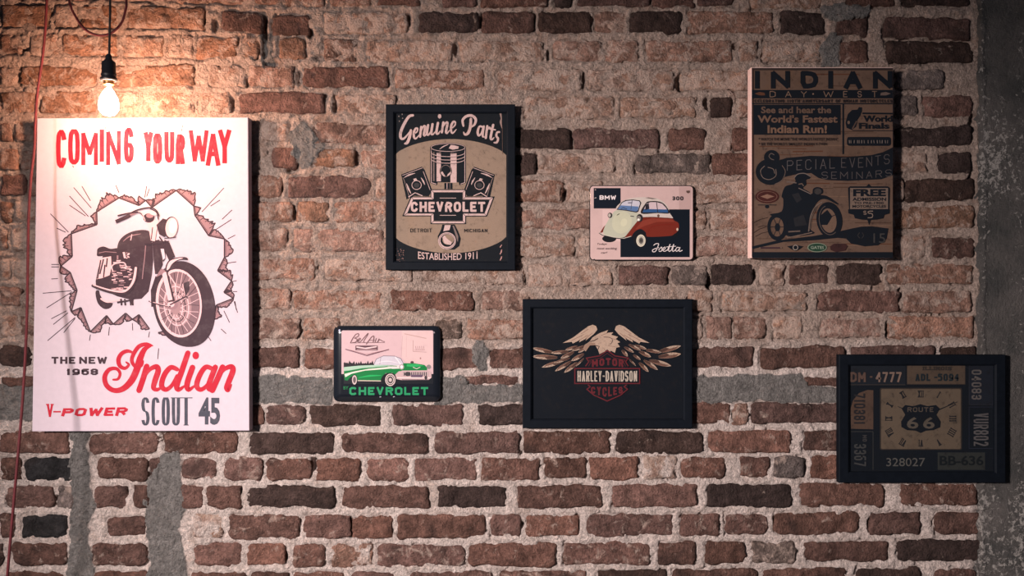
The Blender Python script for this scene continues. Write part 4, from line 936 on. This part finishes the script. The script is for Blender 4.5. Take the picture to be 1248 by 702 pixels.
for a, b in (((540, 170), (590, 150)), ((590, 240), (640, 250)), ((560, 260), (580, 286)), ((620, 190), (650, 200))): k.line([a, b], 2.5, E2)
k.build('eagle_picture', M_VINT, root, 'pale eagle with outspread feathers')
k.poly([(430, 386), (452, 356), (434, 328), (530, 312), (585, 268), (640, 312), (738, 328), (718, 356), (738, 386), (735, 540), (700, 580), (585, 640), (470, 580), (436, 540)], (16, 19, 25))
k.line([(430, 388), (454, 356), (436, 330), (530, 314), (585, 276), (640, 314), (736, 330), (716, 356), (736, 388)], 8, HR); k.line([(452, 388), (470, 358), (458, 344), (536, 330), (585, 296), (634, 330), (712, 344), (700, 358), (716, 388)], 3, HR)
k.line([(448, 520), (464, 534), (440, 552), (490, 594), (585, 636), (680, 594), (730, 552), (706, 534), (722, 520)], 8, HR)
k.build('shield', M_VINT, root, 'dark red shield'); k.auto = ('lettering', M_VINT, root)
k.text('MOTOR', 476, 338, 702, 390, 13, HR, gap=.3, warp=lambda x, y: (x, y - 14 * (1 - abs(x - 588) / 112) + 4)); k.text('CYCLES', 470, 534, 696, 578, 11, HR, gap=.3, warp=lambda x, y: (x, y + (y - 534) / 44 * 34 * (1 - abs(x - 583) / 113)))
k.rect(350, 400, 820, 515, HR); k.rect(358, 408, 812, 507, (16, 19, 25)); k.text('HARLEY-DAVIDSON', 373, 421, 798, 497, 9.5, (180, 163, 150), gap=.26)
k.auto = None
pane(root, px, 11, 0.029)

# ------------------------------------------------------------------ brown canvas with race-day advert
root = empty('canvas_print', P(1002, 198, 0.012), 'dark brown canvas advert of a rider on an old motorcycle', 'poster')
DP2 = 0.050
slab('canvas', [(915.5, 82), (1088.5, 82), (1088.5, 314.5), (915.5, 314.5)], 0.0125, DP2, plain('cream_canvas', (232, 196, 188), 0.8, grain=0.06), root, 0.002)
k = Ink(DP2); NV = (21, 25, 32); TN = (98, 77, 66); TN2 = (88, 56, 42); TXT = (100, 82, 72)
k.rect(916.2, 82.8, 1088, 313.8, TN)
rr = random.Random(5)
for q in range(60):
    y = rr.uniform(84, 308); x = rr.uniform(918, 1050); k.line([(x, y), (min(x + rr.uniform(20, 70), 1087), y + rr.uniform(-.6, .6))], rr.uniform(.5, 1.6), rr.choice((TN2, (110, 86, 72), (80, 60, 50))))
k.zoom(905, 78, 5.755)
k.rect(64, 28, 1054, 44, (52, 42, 40)); k.rect(64, 30, 80, 1356, (58, 40, 36)); k.rect(64, 182, 1053, 241, NV); k.rect(64, 274, 1053, 282, NV); k.rect(76, 286, 688, 496, NV)
k.line([(706, 280), (706, 632)], 12, NV); k.line([(840, 346), (1052, 348)], 12, NV); k.line([(770, 466), (1052, 468)], 5, NV); k.rrect(732, 512, 1042, 574, 18, NV)
k.poly([(722, 412), (738, 352), (768, 322), (806, 320), (816, 302), (838, 304), (838, 330), (826, 362), (806, 392), (796, 440), (766, 462), (730, 448)], NV); k.ell(744, 410, 9, 12, TXT); k.line([(800, 400), (770, 455)], 8, (90, 70, 62))
for x, f in ((122, 1), (1002, -1)): k.poly([(x - 38 * f, 208), (x - 4 * f, 196), (x + 32 * f, 202), (x + 36 * f, 220), (x - 4 * f, 220)], TN2 if f > 0 else (100, 84, 78))
k.zoom(905, 175, 4.84)
k.poly([(180, 110), (260, 84), (400, 72), (620, 78), (760, 68), (830, 50), (886, 22), (886, 186), (820, 210), (620, 220), (500, 214), (450, 204), (405, 174), (330, 178), (250, 196), (200, 200)], NV)
k.ell(165, 166, 88, 78, NV); k.ell(172, 82, 46, 44, NV); k.curve([(186, 66), (168, 58), (156, 74), (168, 90), (184, 96)], 4, (100, 86, 80)); k.curve([(130, 132), (106, 160), (120, 200), (160, 212), (196, 190), (196, 152)], 4, (110, 94, 86)); k.curve([(234, 130), (252, 166), (232, 216), (190, 240)], 4, (100, 84, 76)); k.curve([(150, 140), (180, 150), (190, 176)], 4, (110, 94, 86))
k.text('PECIAL', 262, 86, 545, 146, 4, (86, 80, 80), gap=.5, warp=lambda x, y: (x, y + (545 - x) * .05)); k.text('EVENTS', 582, 84, 868, 142, 4, (80, 74, 74), gap=.5, warp=lambda x, y: (x, y - max(0, x - 700) * .14)); k.text('SEMINARS', 466, 166, 880, 208, 4, (78, 72, 72), gap=.5, warp=lambda x, y: (x, y - max(0, x - 700) * .08))
k.rect(58, 640, 886, 676, NV); k.poly([(58, 606), (200, 572), (420, 545), (560, 520), (648, 500), (700, 490), (760, 488), (860, 500), (850, 560), (800, 600), (720, 606), (640, 590), (610, 560), (560, 556), (420, 570), (240, 580), (58, 622)], NV)
for a in ((58, 470, 150, 436), (58, 530, 140, 490), (75, 548, 150, 520), (90, 494, 150, 486)): k.line([(a[0], a[1]), ((a[0] + a[2]) / 2, (a[1] + a[3]) / 2 - 6), (a[2], a[3])], 3, (52, 38, 36))
k.ell(145, 312, 70, 40, (66, 34, 32)); k.ring(145, 312, 58, 30, 3, (110, 82, 72)); k.poly([(105, 312), (146, 298), (188, 312), (146, 326)], (128, 96, 82)); k.line([(90, 362), (200, 362)], 4, NV); k.ell(144, 372, 12, 10, NV)
k.build('printed_ground', M_VINT2, root, 'mottled brown ground with navy bands')
# rider
k.ell(206, 492, 60, 80, NV); k.ell(204, 492, 38, 56, (96, 74, 62)); k.ell(206, 494, 16, 24, NV)
for q in range(6):
    a = q * 1.05; k.line([(206, 492), (204 + 38 * math.cos(a), 492 + 56 * math.sin(a))], 4, NV)
k.ell(512, 450, 76, 106, NV, -8); k.ell(508, 454, 46, 72, (104, 82, 70), -8); k.poly([(440, 440), (500, 390), (530, 430), (500, 480), (450, 480)], NV); k.line([(500, 440), (550, 420)], 4, NV); k.ring(510, 452, 58, 86, 4, (84, 72, 66), -8, 60, 260)
k.spoly([(160, 420), (230, 400), (240, 330), (230, 310), (250, 255), (290, 240), (312, 222), (306, 195), (330, 178), (372, 176), (398, 192), (396, 206), (374, 214), (376, 240), (356, 262), (384, 280), (410, 296), (416, 268), (440, 256), (470, 266), (474, 290), (460, 302), (500, 310), (560, 350), (556, 358), (500, 330), (460, 330), (430, 360), (404, 420), (396, 500), (420, 530), (280, 548), (250, 520), (262, 460)], NV)
k.curve([(306, 200), (326, 180), (366, 176), (400, 194)], 5, (112, 98, 92)); k.curve([(262, 226), (290, 228), (316, 232)], 6, (104, 90, 84)); k.line([(330, 262), (404, 298)], 5, (110, 96, 90)); k.line([(330, 240), (350, 236), (360, 250)], 6, TXT)
k.curve([(470, 346), (430, 372), (402, 430), (390, 516)], 7, (110, 94, 86)); k.curve([(440, 372), (412, 430), (400, 500)], 4, (92, 78, 72)); k.ell(444, 282, 22, 18, (58, 54, 54)); k.line([(270, 520), (340, 516)], 8, (100, 84, 76)); k.line([(265, 545), (265, 556), (410, 524)], 5, (112, 94, 84))
k.poly([(290, 300), (330, 290), (350, 330), (320, 350)], (38, 38, 42)); k.poly([(300, 440), (360, 420), (380, 480), (310, 490)], (38, 38, 42))
k.build('rider_picture', M_VINT2, root, 'navy silhouette of a rider on a motorcycle')
k.zoom(905, 78, 5.755)
for ch, x0, x1 in (('I', 86, 112), ('N', 198, 332), ('D', 406, 528), ('I', 600, 634), ('A', 704, 842), ('N', 914, 1050)):
    k.n += 1; k.letter(ch, x0, 48, x1, 172, 33, NV, rnd=True); k.build('headline_letter', M_VINT2, root)
for ch, x0, x1 in (('D', 190, 232), ('A', 298, 344), ('Y', 408, 452), ('W', 566, 638), ('E', 706, 736), ('S', 806, 836), ('T', 908, 944)): k.letter(ch, x0, 190, x1, 233, 5, (122, 98, 84)); k.build('subtitle_letter', M_VINT2, root)
k.ell(495, 210, 6, 6, (122, 98, 84))
k.build('subtitle_dot', M_VINT2, root); k.auto = ('lettering', M_VINT2, root)
k.text('CELEBRATING 110TH ANNIVERSARY OF INDIAN MOTORCYCLES', 84, 248, 1050, 270, 5, (44, 38, 40), gap=.3)
k.font('See and hear the', 130, 298, 622, 346, (96, 76, 66), 0.03); k.font("World's Fastest", 105, 358, 666, 412, (104, 80, 68), 0.035); k.font('Indian Run!', 175, 428, 592, 486, (112, 86, 72), 0.035)
k.font('World', 846, 360, 1050, 406, NV, 0.035); k.font('Finals', 816, 412, 1028, 454, NV, 0.035)
rr = random.Random(6)
for x in (748, 760, 784, 806, 818, 836, 852, 880, 904, 920, 944, 962, 980, 1000, 1018): k.line([(x, 534), (x + rr.uniform(-2, 4), 556)], rr.uniform(4, 8), (104, 94, 90))
k.build('lettering', M_VINT2, root)
k.font("* WATCH THE MOVIE \"THE WORLD'S FASTEST INDIAN\"", 112, 516, 668, 537, (46, 38, 38), 0.02); k.font("* SEE THE WORLD'S SMALLEST INDIAN V-TWIN", 112, 550, 592, 571, (46, 38, 38), 0.02)
k.zoom(905, 175, 4.84); BX = (112, 94, 84)
k.poly([(622, 262), (634, 252), (730, 252), (744, 238), (758, 252), (856, 252), (868, 262), (864, 392), (628, 392)], NV); k.rect(634, 262, 858, 386, BX)
k.font('FREE', 652, 268, 846, 311, NV, 0.05); k.font('ADMISSION', 648, 318, 848, 338, NV, 0.04); k.font('TO PRE-1900', 658, 343, 832, 358, NV, 0.03); k.font('MOTORCYCLES', 648, 362, 846, 378, NV, 0.04)
k.poly([(622, 388), (868, 388), (866, 412), (836, 420), (830, 440), (790, 448), (756, 450), (746, 480), (736, 450), (700, 448), (662, 440), (656, 420), (624, 412)], NV); k.letter('$', 712, 396, 732, 420, 3.5, (122, 104, 94)); k.letter('5', 738, 396, 770, 440, 5, (130, 112, 100), rnd=True)
k.font('15', 772, 530, 842, 586, (62, 60, 60)); k.auto = None; k.curve([(690, 526), (680, 542), (692, 558)], 4, (52, 50, 52)); k.curve([(706, 526), (714, 542), (704, 558)], 4, (52, 50, 52)); k.build('date_lettering', M_VINT2, root)
k.auto = None; k.line([(100, 615), (230, 615)], 9, (60, 40, 46)); k.ell(102, 616, 6, 5, TXT); k.ell(228, 614, 6, 5, TXT); k.build('sponsor_badge', M_VINT2, root); k.poly([(262, 606), (300, 600), (312, 596), (326, 600), (358, 606), (336, 622), (312, 634), (286, 622)], NV); k.ring(312, 613, 14, 14, 4, (150, 138, 132)); k.build('sponsor_badge', M_VINT2, root)
k.ell(440, 613, 58, 28, (116, 120, 104)); k.ell(440, 613, 52, 23, (34, 60, 46)); k.font('GATES', 402, 604, 480, 622, (132, 140, 124), 0.02); k.build('sponsor_badge', M_VINT2, root); k.poly([(516, 606), (540, 590), (606, 590), (620, 604), (606, 630), (550, 640), (520, 628)], (58, 36, 36))
k.build('sponsor_badge', M_VINT2, root)

# ------------------------------------------------------------------ framed clock with number plates
px = (1022.5, 432.5, 1226, 588.5)
root, k = framed('wall_clock', px, 13, 0.034, 'black-framed square clock with a road shield and number plates', 'clock', (19, 22, 28), None)
k.zoom(1015, 428, 5.673); OL = (70, 57, 48); CL = (98, 82, 69); DM = (84, 76, 72)
k.rect(100, 84, 502, 236, (30, 32, 38)); k.line([(104, 88), (500, 88)], 3, (50, 50, 52)); k.line([(104, 232), (500, 232)], 3, (70, 58, 50)); k.rect(512, 92, 916, 230, OL); k.rrect(516, 96, 912, 226, 10, (84, 68, 57))
k.rect(940, 92, 1122, 372, (30, 32, 40)); k.line([(942, 96), (1120, 96), (1120, 370), (942, 370), (942, 96)], 3, (48, 46, 52)); k.line([(942, 386), (1120, 386), (1120, 672), (942, 672), (942, 386)], 3, (46, 46, 60))
k.poly([(122, 400), (140, 340), (180, 290), (240, 268), (280, 270), (280, 540), (126, 536)], (84, 64, 54)); k.line([(124, 556), (278, 556), (278, 820)], 3, (66, 64, 62)); k.rect(725, 700, 1052, 820, (48, 48, 46))
k.rrect(326, 254, 892, 682, 12, (58, 48, 42)); k.rrect(334, 262, 884, 676, 10, CL)
k.build('plate_print', M_VINT2, root)
for deg, g in ((0, 'XII'), (30, 'I'), (60, 'II'), (90, 'III'), (120, 'IIII'), (150, 'V'), (180, 'VI'), (210, 'VII'), (240, 'VIII'), (270, 'IX'), (300, 'X'), (330, 'XI')):
    a = math.radians(deg); sc = 1 / max(abs(math.sin(a)), abs(math.cos(a))); sc = min(sc, 1.12)
    cx, cy = 608 + 222 * math.sin(a) * sc, 466 - 170 * math.cos(a) * sc
    def wp(x, y, a=a, cx=cx, cy=cy): return (cx + x * math.cos(a) - y * math.sin(a), cy + x * math.sin(a) + y * math.cos(a))
    w = 11 * len(g) + 6; k.text(g, -w / 2, -24, w / 2, 24, 6.5, (34, 32, 34), gap=.3, serif=2, warp=wp); k.build('clock_numeral', M_VINT2, root)
k.line([(608, 466), (734, 404), (862, 350)], [9, 7, 3], (28, 28, 32)); k.line([(608, 466), (500, 404), (448, 382)], [9, 7, 3], (28, 28, 32)); k.build('clock_hand', M_VINT2, root)
k.poly([(476, 398), (500, 372), (556, 380), (605, 366), (654, 380), (712, 372), (740, 398), (716, 440), (746, 488), (742, 526), (694, 546), (642, 550), (607, 566), (572, 550), (514, 546), (474, 524), (472, 486), (500, 440)], (20, 22, 28))
k.text('ROUTE', 516, 388, 696, 420, 6, (84, 72, 64), gap=.3); k.font('6', 512, 456, 592, 536, (88, 78, 70), 0.02); k.font('6', 624, 456, 704, 536, (88, 78, 70), 0.02)
k.build('road_shield', M_VINT2, root)
k.auto = ('plate_lettering', M_VINT2, root)
k.text('DM', 122, 144, 228, 214, 15, (92, 70, 62), gap=.2); k.line([(256, 178), (274, 178)], 10, (92, 70, 62)); k.text('4777', 296, 144, 476, 214, 13, (124, 100, 90), gap=.22)
k.text('ILLINOIS', 622, 106, 820, 132, 8, (56, 48, 44), serif=2); k.text('ADL', 570, 156, 672, 206, 11, (32, 38, 42)); k.text('-', 700, 156, 722, 206, 10, (32, 38, 42)); k.text('5094', 726, 156, 870, 206, 11, (32, 38, 42))
def rot(x0, x1, y0, y1):   # text running downwards, its top towards the right
    return lambda x, y: (x1 - y * (x1 - x0), y0 + x * (y1 - y0))
def vtext(s, x0, x1, y0, y1, w, c):
    f = (y1 - y0); k.text(s, 0, 0, f, x1 - x0, w, c, gap=.25, warp=lambda x, y: (x1 - y, y0 + x))
vtext('04083', 960, 1028, 128, 335, 11, (92, 84, 82)); vtext('VUR802', 974, 1076, 428, 656, 11, (88, 82, 82)); vtext('710381', 146, 222, 292, 506, 11, (40, 36, 38)); vtext('3367', 148, 230, 640, 796, 11, (62, 60, 60)); vtext('MO', 206, 236, 580, 625, 6, (62, 58, 58))
k.font('328027', 370, 738, 638, 796, (84, 80, 77), 0.005); k.font('BB-636', 738, 722, 1040, 790, (24, 26, 28), 0.02)
k.auto = None
k.line([(120, 850), (1120, 847)], 5, (110, 86, 70)); k.build('gilt_line', M_VINT2, root)
pane(root, px, 13, 0.034)

# ------------------------------------------------------------------ pendant lamp and red cable
def tube(name, pts, r, mat, parent, n=8, sub=5, closed_ends=True):
    c0 = parent.location if parent else Vector()
    q = []
    for i in range(len(pts) - 1):
        p0, p1, p2, p3 = pts[max(i - 1, 0)], pts[i], pts[i + 1], pts[min(i + 2, len(pts) - 1)]
        for s in range(sub):
            t = s / sub; q.append(0.5 * (2 * p1 + (p2 - p0) * t + (2 * p0 - 5 * p1 + 4 * p2 - p3) * t * t + (3 * p1 - p0 - 3 * p2 + p3) * t ** 3))
    q.append(pts[-1]); vs = []; fs = []
    for i, p in enumerate(q):
        tg = (q[min(i + 1, len(q) - 1)] - q[max(i - 1, 0)]).normalized(); s1 = tg.cross(Vector((0.13, 1, 0.07))).normalized(); s2 = tg.cross(s1)
        for j in range(n):
            a = 2 * math.pi * j / n; vs.append(p + s1 * (r * math.cos(a)) + s2 * (r * math.sin(a)) - c0)
    for i in range(len(q) - 1):
        for j in range(n): fs.append((i * n + j, i * n + (j + 1) % n, (i + 1) * n + (j + 1) % n, (i + 1) * n + j))
    fs += [list(range(n))[::-1], [(len(q) - 1) * n + j for j in range(n)]]
    return mesh_obj(name, vs, fs, mat, parent, True)
def lathe(name, prof, cen, mat, parent, n=28):
    c0 = parent.location; vs = []; fs = []; m = len(prof)
    for r, z in prof:
        for j in range(n):
            a = 2 * math.pi * j / n; vs.append(Vector((cen.x + r * math.cos(a), cen.y + r * math.sin(a), z)) - c0)
    for i in range(m - 1):
        for j in range(n): fs.append((i * n + j, i * n + (j + 1) % n, (i + 1) * n + (j + 1) % n, (i + 1) * n + j))
    if prof[0][0] > 0: fs.append(list(range(n))[::-1])
    if prof[-1][0] > 0: fs.append([(m - 1) * n + j for j in range(n)])
    return mesh_obj(name, vs, fs, mat, parent, True)
BD = 0.23; BS = S * (D - BD) / D
lamp = empty('pendant_lamp', P(132.5, 143, BD), 'bare glowing bulb hanging in a black socket on a black cord', 'lamp')
M_CORD = plain('black_cord', (26, 24, 28), 0.7); M_SOCK = plain('black_bakelite', (24, 25, 29), 0.45); M_REDC = plain('red_braided_cable', (84, 16, 25), 0.8, grain=0.3)
M_BRASS = plain('brass_collar', (150, 110, 70), 0.35, 0.8)
cx = P(132.5, 100, BD)
def zb(py): return P(132.5, py, BD).z
tube('cord', [Vector((cx.x + 2 * BS, cx.y, zb(-260))), Vector((cx.x + 2 * BS, cx.y, zb(-100))), Vector((cx.x + 1.8 * BS, cx.y, zb(0))), Vector((cx.x + .5 * BS, cx.y, zb(70)))], 0.0030, M_CORD, lamp)
so = lathe('socket', [(2.2 * BS, zb(66)), (3.6 * BS, zb(68)), (3.8 * BS, zb(72)), (5.5 * BS, zb(74)), (8.0 * BS, zb(76)), (8.2 * BS, zb(90)), (9.0 * BS, zb(90.5)), (9.0 * BS, zb(92)), (8.4 * BS, zb(92.5)), (8.4 * BS, zb(94)), (9.8 * BS, zb(95)), (9.8 * BS, zb(98.5)), (8.0 * BS, zb(99)), (6.4 * BS, zb(98))], cx, M_SOCK, lamp)
lathe('screw_cap', [(6.2 * BS, zb(98)), (6.4 * BS, zb(100)), (5.8 * BS, zb(101)), (6.4 * BS, zb(102)), (6.0 * BS, zb(103.5))], cx, M_BRASS, lamp)
mg, nt, b = new_mat('bulb_glass'); out = nt.nodes['Material Output']; nt.nodes.remove(b)
t_ = N(nt, 'ShaderNodeBsdfTransparent'); g_ = N(nt, 'ShaderNodeBsdfGlossy'); g_.inputs['Roughness'].default_value = 0.05; mx = N(nt, 'ShaderNodeMixShader'); mx.inputs[0].default_value = 0.06
N(nt, 'ShaderNodeTexNoise'); L(nt, t_.outputs[0], mx.inputs[1]); L(nt, g_.outputs[0], mx.inputs[2]); L(nt, mx.outputs[0], out.inputs[0])
gl = lathe('bulb', [(6.0 * BS, zb(103)), (6.4 * BS, zb(105)), (7.6 * BS, zb(109)), (10.4 * BS, zb(115)), (13.2 * BS, zb(122)), (14.5 * BS, zb(129)), (13.8 * BS, zb(135)), (11.2 * BS, zb(140)), (6.6 * BS, zb(143.2)), (2 * BS, zb(144)), (0, zb(144.1))], cx, mg, lamp, 36)
me_, nt, b = new_mat('glowing_filament'); nt.nodes.remove(b); em = N(nt, 'ShaderNodeEmission'); em.inputs[0].default_value = (1.0, 0.57, 0.37, 1); em.inputs[1].default_value = 600; L(nt, em.outputs[0], nt.nodes['Material Output'].inputs[0])
fil = lathe('filament', [(0, zb(107)), (3.2 * BS, zb(108)), (6.6 * BS, zb(113)), (10.2 * BS, zb(120)), (11.8 * BS, zb(128)), (10.4 * BS, zb(135)), (6.0 * BS, zb(140)), (0, zb(141.6))], cx, me_, lamp, 24)
fil.parent = gl

cab = empty('red_cable', P(9, 702, 0.03), 'long red cable hanging down past the left edge of the white poster', 'cable')
tube('cable', [P(60, -120, .09), P(57, 0, .10), P(53, 60, .105), P(46, 110, .11), P(43, 150, .115), P(42, 180, .12), P(38, 215, .13), P(35, 260, .14), P(34, 310, .155), P(33, 380, .18), P(30, 450, .21), P(25, 520, .24), P(17, 610, .25), P(10, 690, .25), P(4, 760, .22), P(0, 860, .18), P(-2, 948, .12)], 0.0036, M_REDC, cab)
lp = empty('red_cable_loop', P(120, 44, 0.20), 'red cable hanging in a loop behind the pendant cord', 'cable')
tube('cable', [P(70, -60, .19), P(84, 0, .20), P(92, 20, .20), P(104, 36, .20), P(120, 43, .20), P(136, 40, .20), P(148, 28, .20), P(153, 12, .20), P(154, 0, .20), P(153, -60, .19)], 0.0032, M_REDC, lp)
